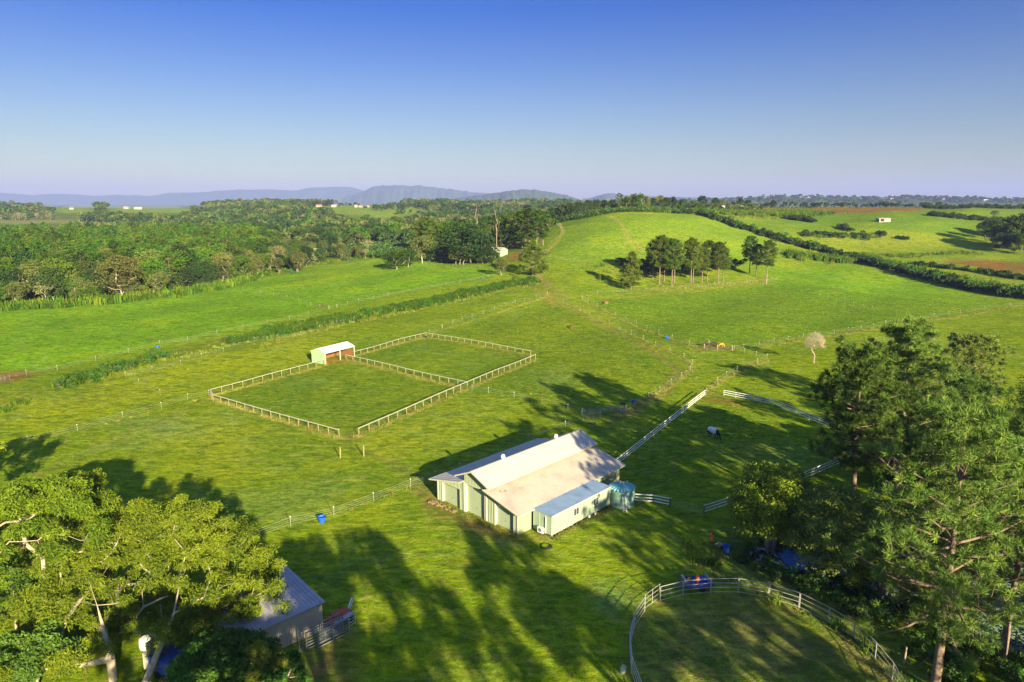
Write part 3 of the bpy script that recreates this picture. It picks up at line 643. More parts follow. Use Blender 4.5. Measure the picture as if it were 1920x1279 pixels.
# --- scattering of what nobody could count
def scatter(name, keys, pts, scale, kind='stuff', rs=RS, tilt=.05, label=None, cat=None, zs=1.0):
    """pts (n,3) in world space; keys = list of model keys with weights"""
    if len(pts) == 0: return None
    meshes = []; wts = []
    for k, w_ in keys:
        for m_ in MODEL[k]: meshes.append(m_); wts.append(w_ / len(MODEL[k]))
    wts = np.array(wts) / sum(wts); n = len(pts)
    c = bpy.data.collections.new(name + '_kinds')
    for i, m_ in enumerate(meshes):
        o = bpy.data.objects.new('%s_kind_%02d' % (name, i), m_); c.objects.link(o)
    me = bpy.data.meshes.new(name); me.vertices.add(n); me.vertices.foreach_set('co', np.asarray(pts, np.float32).ravel())
    a = me.attributes.new('idx', 'INT', 'POINT'); a.data.foreach_set('value', rs.choice(len(meshes), n, p=wts).astype(np.int32))
    rt = np.stack([rs.normal(size=n) * tilt, rs.normal(size=n) * tilt, rs.rand(n) * 6.283], 1)
    a = me.attributes.new('rot', 'FLOAT_VECTOR', 'POINT'); a.data.foreach_set('vector', rt.astype(np.float32).ravel())
    sc = np.broadcast_to(scale, (n,)) if not isinstance(scale, tuple) else rs.uniform(scale[0], scale[1], n)
    sv = np.stack([sc, sc, sc * zs * rs.uniform(.85, 1.15, n)], 1)
    a = me.attributes.new('scl', 'FLOAT_VECTOR', 'POINT'); a.data.foreach_set('vector', sv.astype(np.float32).ravel())
    o = bpy.data.objects.new(name, me); COL.objects.link(o)
    g = bpy.data.node_groups.new(name + '_scatter', 'GeometryNodeTree'); g.interface.new_socket('Geometry', in_out='INPUT', socket_type='NodeSocketGeometry'); g.interface.new_socket('Geometry', in_out='OUTPUT', socket_type='NodeSocketGeometry')
    N, L = g.nodes, g.links; gi = N.new('NodeGroupInput'); go = N.new('NodeGroupOutput'); ci = N.new('GeometryNodeCollectionInfo'); ci.inputs['Collection'].default_value = c; ci.inputs['Separate Children'].default_value = True; ci.inputs['Reset Children'].default_value = True
    ip = N.new('GeometryNodeInstanceOnPoints'); ip.inputs['Pick Instance'].default_value = True
    def na(nm, ty):
        x = N.new('GeometryNodeInputNamedAttribute'); x.data_type = ty; x.inputs['Name'].default_value = nm; return x.outputs[0]
    er = N.new('FunctionNodeEulerToRotation'); L.new(na('rot', 'FLOAT_VECTOR'), er.inputs[0])
    L.new(gi.outputs[0], ip.inputs['Points']); L.new(ci.outputs[0], ip.inputs['Instance']); L.new(na('idx', 'INT'), ip.inputs['Instance Index']); L.new(er.outputs[0], ip.inputs['Rotation']); L.new(na('scl', 'FLOAT_VECTOR'), ip.inputs['Scale']); L.new(ip.outputs[0], go.inputs[0])
    md = o.modifiers.new('scatter', 'NODES'); md.node_group = g
    return tag(o, label, cat, None, kind)
def zpts(x, y, dz=0): x = np.asarray(x, float); y = np.asarray(y, float); return np.stack([x, y, Zn(x, y) + dz], 1)
def fill_poly(w, spacing, rs=RS, jitter=.45):
    """roughly even points inside a world polygon"""
    w = np.array(w); x0, y0 = w.min(0); x1, y1 = w.max(0)
    X, Y = np.meshgrid(np.arange(x0, x1, spacing), np.arange(y0, y1, spacing)); X = X.ravel() + rs.uniform(-jitter, jitter, X.size) * spacing; Y = Y.ravel() + rs.uniform(-jitter, jitter, Y.size) * spacing
    k = _sdf(w, X, Y) < 0; return X[k], Y[k]
def along(w, spacing, width, rs=RS):
    out = []
    for (ax, ay), (bx, by) in zip(w[:-1], w[1:]):
        L = math.hypot(bx - ax, by - ay); n = max(1, int(L / spacing * max(1, 1))); t = rs.rand(n); o = rs.normal(size=n) * width * .5; nx, ny = -(by - ay) / (L + 1e-9), (bx - ax) / (L + 1e-9)
        out.append(np.stack([ax + (bx - ax) * t + nx * o, ay + (by - ay) * t + ny * o], 1))
    o = np.concatenate(out); return o[:, 0], o[:, 1]
def pxY(px, Y):
    px = np.asarray(px, float); Y = np.asarray(Y, float); return (px - CX) / FPX * (Y * math.cos(PITCH) + CAMH * math.sin(PITCH)), Y

# ---------------------------------------------------------------- trees as things (crown + trunk)
SPLIT = {}
def split_mesh(me):
    if me.name not in SPLIT:
        Q, t, mats, ex = RAW[me.name]; c = quads_mesh('crown', Q, t, [mats[0]]); w = bpy.data.meshes.new('trunk'); w.from_pydata(ex[0], [], ex[1]); w.update(); w.materials.append(mats[1]); SPLIT[me.name] = (c, w)
    return SPLIT[me.name]
def tree(name, key, p, H=None, label=None, cat='tree', group=None, rs=RS, wide=1.0, i=None, rz=None):
    me = MODEL[key][rs.randint(len(MODEL[key])) if i is None else i % len(MODEL[key])]; c, w = split_mesh(me)
    base_h = max(v for v in (np.array(RAW[me.name][0])[:, :, 2].max(),)); s = (H / base_h) if H else 1
    e = empty(name, p, rs.rand() * 6.28 if rz is None else rz, label, cat, group); e.scale = (s * wide, s * wide, s)
    link('crown', c, e); link('trunk', w, e); return e
def HT(px, pyb, pyt, d=None):
    """tree height from its foot and top rows"""
    p = P(px, pyb); r = ray(px, pyt); return CAMH + r[2] / r[1] * p.y - p.z
# detailed pines for the row on the lower slope
MODEL['row_pine'] = []
for i in range(4):
    w, Q, tn = pine_model(200 + i, 24, 9.5, 5.6, 11, 8, 5, 1.1, 36, .07, 'round'); MODEL['row_pine'].append(quads_mesh('row_pine', Q, tn, [MAT['pine_row'], MAT['bark_pine']], (w.v, w.f)))
MODEL['young_pine'] = []
for i in range(2):
    w, Q, tn = pine_model(210 + i, 16, 2.6, 6.4, 11, 8, 5, 1.1, 32, .07, 'cone'); MODEL['young_pine'].append(quads_mesh('young_pine', Q, tn, [MAT['pine_row'], MAT['bark_pine']], (w.v, w.f)))
G = 'pines standing in a row at the foot of the green hill'
ROW = [(1183,543,469,'young_pine',"bushy conical pine at the left end of the pine row on the slope"),
 (1224,524,450,'row_pine',"slim bare-trunked pine second from the left in the hillside row"),
 (1236,533,438,'row_pine',"tallest bare-trunked pine of the left cluster in the hillside row"),
 (1245,527,443,'row_pine',"pine just behind the tallest trunk in the left cluster of the row"),
 (1259,536,445,'row_pine',"leaning-crowned pine at the right edge of the left cluster of the row"),
 (1264,531,452,'row_pine',"thinner twin trunk tucked behind the right edge of the left pine cluster"),
 (1295,532,443,'row_pine',"round-crowned pine alone between the two gaps of the hillside row"),
 (1299,530,455,'row_pine',"second stem close against the lone round-crowned pine in the row"),
 (1316,531,462,'row_pine',"small slender pine between the lone pine and the dense pair"),
 (1326,528,448,'row_pine',"pine with a narrow rounded head in the middle of the hillside row"),
 (1346,532,451,'row_pine',"flat-topped broad pine at the right of the main hillside row"),
 (1356,529,462,'row_pine',"lower pine leaning out behind the flat-topped broad one"),
 (1405,514,440,'row_pine',"large open-crowned pine standing apart to the right of the row"),
 (1417,518,455,'row_pine',"slim pine just right of the large detached open-crowned one"),
 (1437,524,448,'row_pine',"last pine at the right end of the row with branches drooping right")]
for k, (px, pb, pt, key, lb) in enumerate(ROW): tree('pine_tree', key, P(px, pb), HT(px, pb, pt), lb, 'pine tree', G, i=k, wide=1.0)
for k, (px, pb, H, lb) in enumerate([(1212,512,8,"dark shrub behind the leftmost cluster of the pine row"), (1232,510,9,"dark rounded bush behind the tallest pines of the row"), (1252,510,8,"dense bush filling the gap behind the left pine cluster"), (1275,511,8,"green bush behind and between pine clusters, left one"), (1290,508,7.5,"low dark bush right behind the lone round-crowned pine"), (1310,508,8,"dark bush behind the slender pine in the row"), (1335,509,7,"bush in the gap behind the middle pines of the row"), (1378,507,7,"green bushy growth between the row and the detached pine"), (1168,500,5,"low dark bush at the far left of the pine row")]):
    tree('shrub', 'dark_bush', P(px, pb), H, lb, 'shrub', 'bushes growing behind the pine row', wide=1.3)

# clump of trees by the green farm shed
GT = 'trees around the small green farm shed'
for k, (px, pb, pt, key, wd, lb) in enumerate([
 (744,506,467,'green',1.5,"bright green low tree at the left tip of the farm shed grove"),
 (766,501,466,'green',1.4,"bright green bushy tree right beside the grove's left tip"),
 (792,494,440,'olive',1.2,"olive green tree in front of the tall bare pine trunks"),
 (806,490,446,'green',1.0,"mid green tree at the foot of the three bare pine trunks"),
 (790,476,411,'row_pine',1.2,"tall pine with bare trunk, left one of the grove's three"),
 (801,475,405,'row_pine',1.3,"tall pine with bare trunk, middle of the grove's three"),
 (809,477,410,'row_pine',1.2,"tall pine with bare trunk, right one of the grove's three"),
 (824,482,418,'pine',1.3,"broad green pine leaning right of the three bare trunks"),
 (832,486,450,'green',1.1,"lime green tree in the gap between grove pines and the fig"),
 (855,496,458,'olive',.9,"white-stemmed paperbark, left of the three by the fig tree"),
 (862,496,455,'olive',.9,"white-stemmed paperbark, middle of the three by the fig tree"),
 (869,496,460,'olive',.9,"white-stemmed paperbark, right of the three by the fig tree"),
 (884,494,418,'dark',1.5,"big spreading dark fig tree with a thick pale trunk"),
 (902,492,440,'dark',1.3,"dark tree merging with the right side of the big fig"),
 (914,494,462,'dark',1.5,"low dark bushy tree left of the green farm shed"),
 (850,480,414,'green',1.3,"rounded tree behind the grove, between pines and fig"),
 (870,470,410,'dark',1.3,"dark tree behind the white-stemmed paperbarks"),
 (922,470,412,'olive',1.3,"olive tree rising behind the green farm shed"),
 (940,468,408,'pine',1.2,"dense pine directly behind the farm shed roof"),
 (940,517,481,'olive',.9,"small young tree standing alone beside the farm track"),
 (999,517,448,'young_pine',1.1,"open-branched young pine beside the farm track bend"),
 (962,462,396,'pine',1.4,"dense dark pine, leftmost of the wall of pines right of the shed"),
 (978,466,393,'pine',1.4,"dense tall pine, second in the wall of pines right of the shed"),
 (993,468,388,'pine',1.4,"tallest dense pine in the wall of pines right of the shed"),
 (1006,464,392,'pine',1.4,"fourth dense pine in the wall of pines right of the shed"),
 (1018,460,402,'pine',1.3,"lowest pine at the right end of the wall of pines"),
 (985,452,390,'pine',1.3,"pine hidden behind the middle of the wall of pines"),
 (1008,448,392,'pine',1.3,"pine hidden behind the right of the wall of pines")]):
    tree('pine_tree' if 'pine' in key else 'leafy_tree', key, P(px, pb), HT(px, pb, pt), lb, 'pine tree' if 'pine' in key else 'tree', GT, i=k, wide=wd * (1.0 if 'row' in key else 1.2))
for k, (px, pb, pt, key) in enumerate([(780,490,458,'dark'),(815,492,455,'dark'),(838,494,462,'dark'),(845,490,448,'olive'),(876,490,440,'green'),(895,494,455,'green'),(905,495,468,'green'),(925,494,470,'dark'),(828,478,425,'green'),(858,476,425,'dark'),(888,478,412,'green'),(908,470,405,'dark'),(845,468,412,'green'),(905,462,402,'olive'),(950,470,420,'dark'),(935,462,398,'dark')]):
    tree('leafy_tree', key, P(px, pb), HT(px, pb, pt), '%s tree packed inside the dense grove, %s' % ({'dark': 'dark green', 'green': 'mid green', 'olive': 'olive'}[key], wq := ('left of the fig' if px < 870 else 'between fig and shed' if px < 915 else 'beside the green shed') + (', at the front' if pb > 485 else ', at the back')), 'tree', 'dense trees inside the grove, ' + key + ' ones, ' + wq, i=k, wide=1.45)

def dead_tree(seed, p, H, label, spread=.25, name='dead_tree', r=.012, tops=26, matk='bark_dead', group=None):
    rs = np.random.RandomState(seed); tp = [(rs.normal() * H * spread * .6, rs.normal() * H * spread * .6, H * rs.uniform(.55, 1)) for _ in range(tops)]
    tp.append((0, 0, H)); segs = grow((0, 0), tp, [(0, 0, -.3), (.1, 0, H * .2), (.1, .1, H * .4)], H * r, rs, sag=.02, seg=2, ex=.55)
    e = empty(name, p, 0, label, 'dead tree', group); wood_mb(segs, 5, .05).build('trunk', MAT[matk], e); return e
dead_tree(5, P(893,488), HT(893,488,380), "tall bleached dead tree rising above the dark fig", .10, tops=14, r=.006)
dead_tree(6, P(931,480), HT(931,480,392), "bare pale dead tree with forked top above the farm shed", .16, tops=16, r=.006)
bt = P(1526,681); 
rs_ = np.random.RandomState(3); tp = [t for t in blob_tops((0, 0, 5.0), 2.7, 300, rs_, 1.2) if math.hypot(t[0], t[1]) < .5 + (t[2] - 1.4) * .62]
segs = grow((0, 0), tp, [(0, 0, -.2), (0, .05, 1.1), (.05, 0, 2.2)], .17, rs_, sag=.03)
e_ = empty('bare_tree', bt, 0, "small leafless grey tree standing alone in the grazed paddock", 'bare tree'); wood_mb(segs, 4, .022).build('trunk', MAT['bark_dead'], e_)
Q, tn = clump_leaves(tp, .5, 16, .26, .009, rs_, 1, -.3, .1); link('twigs', quads_mesh('twigs', Q, tn, [MAT['bark_wood']]), e_)

# hilltop trees along the skyline
GH = 'trees along the top of the green hill'
HILLT = [(1035,560,389,'dark'),(1052,560,384,'dark'),(1068,560,380,'dark'),(1084,570,377,'dark'),(1100,575,374,'dark'),(1116,580,373,'dark'),(1132,585,374,'dark'),(1146,590,373,'dark'),(1158,560,361,'pine'),(1174,560,366,'green'),(1186,565,362,'olive'),(1196,555,360,'green'),(1207,560,366,'olive'),(1220,640,370,'dark'),(1233,660,365,'olive'),(1246,650,369,'dark'),(1259,660,368,'dark'),(1276,670,372,'dark'),(1295,680,374,'green'),(1312,700,366,'dark'),(1337,720,370,'dark'),(1350,730,372,'olive'),(1383,720,369,'dark'),(1398,740,374,'dark'),(1445,800,375,'dark'),(1467,800,378,'dark'),(1505,810,380,'dark'),(1526,810,380,'dark'),(1545,820,382,'olive'),(1560,820,382,'dark'),(1578,820,381,'olive'),(1600,830,383,'dark'),(1618,830,382,'dark'),(1636,830,384,'dark'),(1656,820,381,'dark'),(1754,840,378,'dark'),(1766,840,382,'dark'),(1820,860,383,'olive'),(1840,860,381,'dark'),(1860,860,382,'dark'),(1885,850,383,'olive'),(1905,840,383,'dark')]
wh = ['at the left shoulder of the hill','above the left of the banana rows','on the crest above the bananas','behind the red ploughed strip','on the skyline near the white roof','beyond the long red field','at the right end of the skyline']
sh = {'dark': 'dark rounded', 'pine': 'pointed dark green', 'green': 'bushy green', 'olive': 'olive green'}
for k, (px, Y, top, key) in enumerate(HILLT):
    x, y = pxY(px, Y); x = float(x); z = Z(x, Y); H = max(5, CAMH + ray(px, top)[2] / ray(px, top)[1] * Y - z)
    w_ = wh[0] if px < 1060 else wh[1] if px < 1140 else wh[2] if px < 1215 else wh[3] if px < 1300 else wh[4] if px < 1410 else wh[5] if px < 1700 else wh[6]
    tree('hilltop_tree', key, (x, Y, z), H, '%s tree %s' % (sh[key], w_), 'tree', GH + ', ' + sh[key] + ' ones ' + w_, i=k, wide=1.25 if H < 10 else 1.0)
tree('leafy_tree', 'green', P(1310,401), HT(1310,401,378), "round light green tree on the dark hedge at the hill crest", 'tree', wide=1.5)
tree('leafy_tree', 'olive', P(1864,409), HT(1864,409,394), "flat-topped small tree above the dark wood on the right", 'tree', wide=1.6)
# dark wood at the right edge
GD = 'trees of the dark wood at the right edge'
k = 0
for px, pb, pt in [(1846,447,413),(1858,455,408),(1872,462,418),(1884,466,420),(1898,468,412),(1915,470,405),(1935,470,400),(1862,440,405),(1880,445,408),(1900,448,402),(1920,450,398),(1945,455,396),(1875,470,435),(1900,474,436),(1925,478,432)]:
    tree('wood_tree', ['dark', 'dark', 'green'][k % 3] if k else 'green', P(px, pb), max(7, HT(px, pb, pt)), ('dark bushy', 'deep green rounded', 'green')[k % 3] + (' tree along the top of' if pt < 404 else ' tree in the middle of' if pt < 416 else ' tree at the lower edge of') + ' the dark right-hand wood' if k else "light green tree at the left tip of the dark right-hand wood", 'tree', (GD + ' %d' % (k % 3 * 3 + (0 if pt < 404 else 1 if pt < 416 else 2))) if k else None, i=k, wide=1.3); k += 1

# left wood: the front trees as things, the rest as one mass
front = [(-190,592),(0,577),(100,571),(200,564),(300,555),(380,544),(450,528),(520,510),(552,492)]
fw = xy(PP(*front)); back = [tuple(float(v) for v in pxY(p, Y)) for p, Y in [(535,470),(515,560),(470,640),(300,660),(100,640),(-190,600)]]
FX, FY = fill_poly(fw + back, 7.2); d2 = -_sdf(fw + back, FX, FY)
dl = _ldist(fw, FX, FY); o_ = np.argsort(dl); FX, FY, dl = FX[o_], FY[o_], dl[o_]
NI = 230
for i in range(NI):
    first = dl[i] < 12; r = RS.rand()
    key = ('olive' if r < .5 else 'dark' if r < .72 else 'green' if r < .9 else 'scrub') if first else ('green' if r < .4 else 'pine' if r < .75 else 'olive' if r < .88 else 'dark')
    H = RS.uniform(8, 16) if first else RS.uniform(14, 22)
    nm = {'olive': 'olive green', 'dark': 'dark green', 'green': 'bright green', 'pine': 'dense rounded pine-like', 'scrub': 'thin pale'}[key]
    _px = CX + FPX * FX[i] / (FY[i] * math.cos(PITCH) + CAMH * math.sin(PITCH))
    band = "near the wood's left end" if _px < 70 else "left of the umbrella-shaped gum" if _px < 190 else "around the umbrella-shaped gum" if _px < 290 else "in the wood's middle stretch" if _px < 400 else "toward the wood's right end"
    row = ('front row, ' if first else 'second row, ' if dl[i] < 22 else 'deeper in, ' if dl[i] < 38 else 'far back, ') + band
    tree('forest_tree', key, (FX[i], FY[i], Z(FX[i], FY[i])), H, '%s tree of the left wood, %s' % (nm, row), 'tree', '%s trees of the left wood, %s' % (nm, row), wide=1.1 * RS.uniform(.85, 1.25))
scatter('far_wood', [('green', 4), ('pine', 5), ('dark', 1.4), ('olive', .8)], zpts(FX[NI:], FY[NI:]), (.85, 1.12))
# big flat-topped gum at the front
tree('gum_tree', 'olive', P(228,562), HT(228,562,476), "tall umbrella-shaped gum with bare pale forks before the left wood", 'gum tree', wide=1.25, i=1)
tree('leafy_tree', 'green', P(168,566), HT(168,566,535), "low dense bright green bush at the front of the left wood", 'bush', wide=1.9, i=0)
def rect_pts(px0, px1, Y0, Y1, n, rs=RS):
    px = rs.uniform(px0, px1, n); Y = np.sqrt(rs.uniform(Y0 ** 2, Y1 ** 2, n)); x, y = pxY(px, Y); return x, y
def toppx(x, y, h=13.0):
    z = Zn(x, y) + h; dz = z - CAMH; dep = y * math.cos(PITCH) - dz * math.sin(PITCH); up = y * math.sin(PITCH) + dz * math.cos(PITCH); return CX + FPX * x / dep, CY - FPX * up / dep
def excl(x, y, ids=None):
    k = np.ones(len(x), bool)
    qx, qy = toppx(x, y)
    for pts, c, fe, am in PATCH:
        if c is FIELD_FAR or c == (.26, .22, .09): k &= _sdf(pts, qx, qy) > -.5
    for i, (pts, c, fe, am) in enumerate(PATCH):
        if c in (FIELD_FAR, SOIL, HAY, (.26,.26,.03), (.26,.22,.09)) and pts[0][1] < 480: k &= _sdf(PATCHW[i], x, y) > 4
    return x[k], y[k]
W = []
for a in [(-260,560,640,1200,2600),(-260,420,1400,1950,1700),(380,620,1000,1950,1900),(560,860,560,1080,900),(840,1060,520,1200,700),(760,1140,1300,2500,2400),(600,800,1480,1800,90),(1060,1250,700,1400,200),(-260,600,1150,1450,700)]:
    x, y = excl(*rect_pts(*a)); W.append(zpts(x, y, -.5))
W = np.concatenate(W); nn = .5 + .5 * np.sin(W[:, 0] * .011 + 2) * np.sin(W[:, 1] * .009); ol = nn > .72
scatter('far_wood', [('far', 5), ('far_olive', 1.0)], W[~ol], (.8, 1.45)); scatter('far_wood', [('far_olive', 3), ('scrub', 2), ('far', 1)], W[ol], (.7, 1.2))
x, y = rect_pts(-150, 190, 640, 900, 330); scatter('pale_scrub', [('scrub', 3), ('far_olive', 1)], zpts(x, y), (.45, .85))
# lone trees and clumps on the far green hill
x, y = [], []
for px, py, n, sp in [(655,388,4,12),(640,389,2,6),(666,387,3,8),(720,393,14,30),(735,388,10,18),(706,394,7,16),(762,392,10,22),(750,390,6,12),(737,391,2,4),(590,400,10,25),(575,396,8,20),(612,402,10,20),(840,398,12,30),(775,402,8,30)]:
    p = P(px, py)
    for q in range(n): x.append(p.x + RS.normal() * sp * .6); y.append(p.y + RS.normal() * sp)
scatter('far_wood', [('far', 1)], zpts(x, y), (.6, 1.0))
# trees on the far ridge (right)
prof = np.array([(1230,379),(1300,378),(1360,376),(1400,373),(1455,370),(1490,371),(1545,372),(1600,373),(1650,373),(1690,370),(1740,372),(1790,374),(1830,375),(1920,376),(2100,376)]); px = RS.uniform(1240, 2000, 900); Yq = 3500 + RS.uniform(-260, 40, 900)
zt = np.array([zat(3500, np.interp(p, prof[:, 0], prof[:, 1])) for p in px]) * np.clip(1 - (np.abs(Yq - 3500) / 480) ** 1.5, 0, 1) - 2
xq = (px - CX) / FPX * (3500 + (Yq - 3500) * .9)
scatter('far_wood', [('far', 1)], np.stack([xq, Yq, zt], 1), (.9, 1.9))
# scrub valley between the wood and the bananas
x, y = rect_pts(520, 790, 345, 560, 330); k = np.ones(len(x), bool)
BAN = [tuple(map(float, pxY(p, Y))) for p, Y in [(640,600),(655,500),(700,455),(752,430),(778,440),(790,700),(690,720)]]
k &= _sdf(BAN, x, y) > 2; lowf = xy(PP((540,522),(620,497),(720,483),(780,482),(800,470))); k &= np.array([yy > np.interp(xx, [q[0] for q in lowf], [q[1] for q in lowf]) + 6 for xx, yy in zip(x, y)])
for i, (px, pb, H, key, wd, lb) in enumerate([(500,482,17,'pine',1.4,"large dark green tree at the right end of the left wood"),(555,500,13,'young_pine',1.1,"pointed young pine in the scrub right of the left wood"),(558,508,9,'young_pine',1.0,"small dark cone-shaped pine at the edge of the bright field"),(598,462,17,'dark',1.6,"broad dark spreading tree above the reedy scrub"),(612,458,14,'dark',1.5,"dark tree joined to the right of the broad spreading one"),(578,455,12,'olive',1.2,"olive tree left of the broad spreading dark one"),(690,472,9,'scrub',1.6,"brownish round tree before the banana rows"),(535,490,10,'olive',1.3,"olive shrubby tree beside the left wood's end")]):
    tree('pine_tree' if 'pine' in key else 'leafy_tree', key, P(px, pb), H, lb, 'tree', wide=wd, i=i)
scatter('valley_scrub', [('olive', 2), ('dark', 1), ('bush', 3), ('green', 1), ('scrub', .6)], zpts(x[k], y[k]), (.35, .75))
# bananas
x, y = fill_poly(BAN, 2.9, jitter=.3); scatter('banana_plantation', [('banana', 1)], zpts(x, y), (.9, 1.3))
crest = PP((1022,428),(1045,420),(1070,414),(1110,408),(1150,400),(1180,398),(1215,399),(1256,400)); cw = xy(crest); far_ = [(a * 1.0 + (a / b) * 75, b + 75) for a, b in reversed(cw)]
x, y = fill_poly(cw + far_, 3.0, jitter=.25); scatter('banana_plantation', [('banana', 1)], zpts(x, y), (.85, 1.25))
# cane strips, reeds, hedges
def strip(name, keys, line, width, per_m, sc, cat=None):
    w = xy(PP(*line)); x, y = along(w, 1.0 / per_m, width); scatter(name, keys, zpts(x, y), sc)
strip('tall_grass', [('cane', 2), ('tall', 1), ('tall_dark', 3), ('bank', 1)], [(-190,600),(0,582),(90,577),(170,570),(250,563),(340,553),(400,543),(460,525),(505,510)], 5, 6.0, (.75, 1.25))
strip('tall_grass', [('tall', 2), ('tall_yellow', 1.2)], [(490,516),(540,505),(600,494),(660,486),(720,481),(775,480)], 6, 2.4, (.5, 1.0))
strip('tall_grass', [('bank', 1)], [(440,644),(500,630),(560,616),(640,600),(720,585),(800,569),(880,552),(950,536),(1003,527)], 3.6, 2.6, (.7, 1.25))
strip('tall_grass', [('tall', 3), ('tall_dark', 3)], [(455,640),(500,630),(560,616),(640,600),(720,585),(800,569),(880,552),(950,536),(1005,527)], 4.6, 12, (.7, 1.15))
strip('tall_grass', [('tall_yellow', 1), ('tuft', 1.5)], [(480,652),(540,634),(640,610),(720,594),(800,577),(880,560),(950,543),(1005,533)], 2.4, 1.6, (.5, .9))
strip('tall_grass', [('bank', 1)], [(110,728),(140,718),(190,702),(250,686),(290,675)], 2.6, 1.4, (.6, 1.1))
strip('tall_grass', [('tall', 2), ('bush', .6)], [(105,728),(140,718),(190,702),(250,686),(300,672)], 3, 3.0, (.35, .75))
strip('tall_grass', [('tall_yellow', 1), ('green_tuft', 2)], [(220,705),(300,680),(400,655),(470,640)], 4, 3.0, (.4, .7))
strip('hedge', [('dark_bush', 3), ('bush', 1)], [(1262,400),(1285,401),(1310,403),(1345,413),(1380,425),(1420,437),(1460,450),(1500,461),(1560,477),(1600,488),(1650,500),(1720,520),(1800,540),(1860,550),(1930,560),(2050,575)], 3.2, 1.7, (.7, 1.75))
strip('tall_grass', [('cane', 1)], [(1475,478),(1520,484),(1560,488),(1592,494)], 9, 6, (.8, 1.1))
strip('tall_grass', [('tall', 1), ('tall_yellow', 1), ('cane', .7)], [(1612,484),(1660,496),(1730,514),(1800,530),(1860,541),(1930,551),(2050,562)], 6, 4, (.8, 1.2))
strip('tall_grass', [('tall', 2), ('dark_bush', .5)], [(1705,495),(1760,502),(1830,510),(1920,524),(2000,535)], 2.4, 3, (.7, 1.1))
strip('tall_grass', [('tall', 2), ('tall_yellow', 1)], [(1610,478),(1680,482),(1760,478),(1830,474)], 7, 2, (.7, 1.1))
strip('tall_grass', [('tall', 2), ('dark_bush', 1)], [(1500,440),(1550,443),(1600,444),(1640,443)], 9, 3, (.8, 1.3))
strip('hedge', [('dark_bush', 1)], [(1482,410),(1500,413),(1528,418)], 5, 2, (1, 1.5)); strip('hedge', [('dark_bush', 1)], [(1742,404),(1770,407),(1800,410),(1845,414)], 4, 1.6, (1, 1.6))
strip('hedge', [('dark_bush', 1)], [(1576,426),(1592,434)], 2, 1, (.9, 1.3)); strip('hedge', [('dark_bush', 1)], [(1645,440),(1660,443)], 2, 1.2, (.9, 1.3)); strip('hedge', [('dark_bush', 1)], [(1680,447),(1710,452)], 1.5, 1, (.6, 1))
x, y = rect_pts(1420, 1760, 815, 850, 170); scatter('far_wood', [('far', 1), ('dark_bush', 1)], zpts(x, y), (.35, .6)); x, y = rect_pts(1200, 1420, 640, 760, 260); scatter('far_wood', [('far', 1), ('far_olive', 1)], zpts(x, y), (.35, .62))
strip('cane_field', [('cane', 1)], [(1325,399),(1380,401),(1440,402),(1500,402),(1530,400)], 26, 5, (.8, 1.1))
strip('tall_grass', [('tall_yellow', 1)], [(1345,406),(1400,408),(1460,409),(1520,408)], 5, 2, (.8, 1.1))
strip('hedge', [('dark_bush', 1)], [(1735,391),(1800,391),(1860,391),(1950,392)], 8, 1, (1, 1.8))
strip('tall_grass', [('tall', 1)], [(975,536),(1003,533)], 4, 8, (.6, .9))
strip('tall_grass', [('tall', 1)], [(0,775),(20,765),(45,752)], 1.6, 4, (.35, .55))
# dry tufts left along the fences
for ln, wd_, pm in [([(395,748),(636,822)], .5, 5), ([(672,820),(876,731),(1004,676)], .45, 6), ([(400,742),(612,685)], .5, 5), ([(664,668),(800,633),(998,667)], .45, 5), ([(650,675),(876,729)], .4, 4),
    ([(1090,561),(1160,597),(1260,637),(1320,656),(1375,658)], .7, 2), ([(1430,650),(1510,637),(1640,617),(1730,602),(1900,575)], .8, 3), ([(1440,676),(1400,690),(1345,718),(1325,740)], .8, 2.5), ([(1180,768),(1240,735),(1290,700),(1300,690),(1285,675),(1240,655)], .7, 2.5), ([(1140,404),(1156,412),(1176,442),(1204,472)], .8, 1.5), ([(1022,475),(1056,437),(1035,420)], .8, 2), ([(1060,570),(1150,612),(1230,650)], .4, 1.2), ([(53,832),(146,809),(303,767),(395,746)], .3, .5), ([(626,968),(701,941),(770,914)], .3, .6)]:
    strip('dry_grass', [('tuft', 3), ('green_tuft', 1)], ln, wd_, pm, (.5, 1.0))
x, y = fill_poly(xy(PP((1180,545),(1240,532),(1360,528),(1450,522),(1440,532),(1360,540),(1240,548))), 1.7); scatter('dry_grass', [('tuft', 3), ('green_tuft', 1)], zpts(x, y), (.7, 1.4))
x, y = fill_poly(xy(PP((1090,500),(1170,495),(1215,520),(1180,540),(1110,530))), 2.6); scatter('rough_grass', [('tuft', 2), ('green_tuft', 2), ('tall', .2)], zpts(x, y), (.7, 1.4))

# ================================================================ buildings
MAT['cream_wall'] = mat('green_steel_wall', (.30, .355, .215), .45, var=.06, scale=.8, spec=.4)
MAT['door_steel'] = mat('roller_door_steel', (.31, .37, .23), .4, var=.05, scale=.6, spec=.5)
MAT['trim'] = mat('cream_trim', (.46, .44, .32), .45, var=.05)
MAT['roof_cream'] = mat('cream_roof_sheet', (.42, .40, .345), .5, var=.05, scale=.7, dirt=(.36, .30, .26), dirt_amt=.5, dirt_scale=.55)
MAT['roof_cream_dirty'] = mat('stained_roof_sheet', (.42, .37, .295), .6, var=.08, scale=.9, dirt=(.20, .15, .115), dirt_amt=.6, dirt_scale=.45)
MAT['rust'] = mat('rust_stain', (.20, .12, .08), .8, var=.3)
MAT['roof_blue'] = mat('cabin_roof_sheet', (.20, .29, .38), .35, var=.1, scale=.6, dirt=(.12, .16, .24), dirt_amt=.7, dirt_scale=.5, spec=.5)
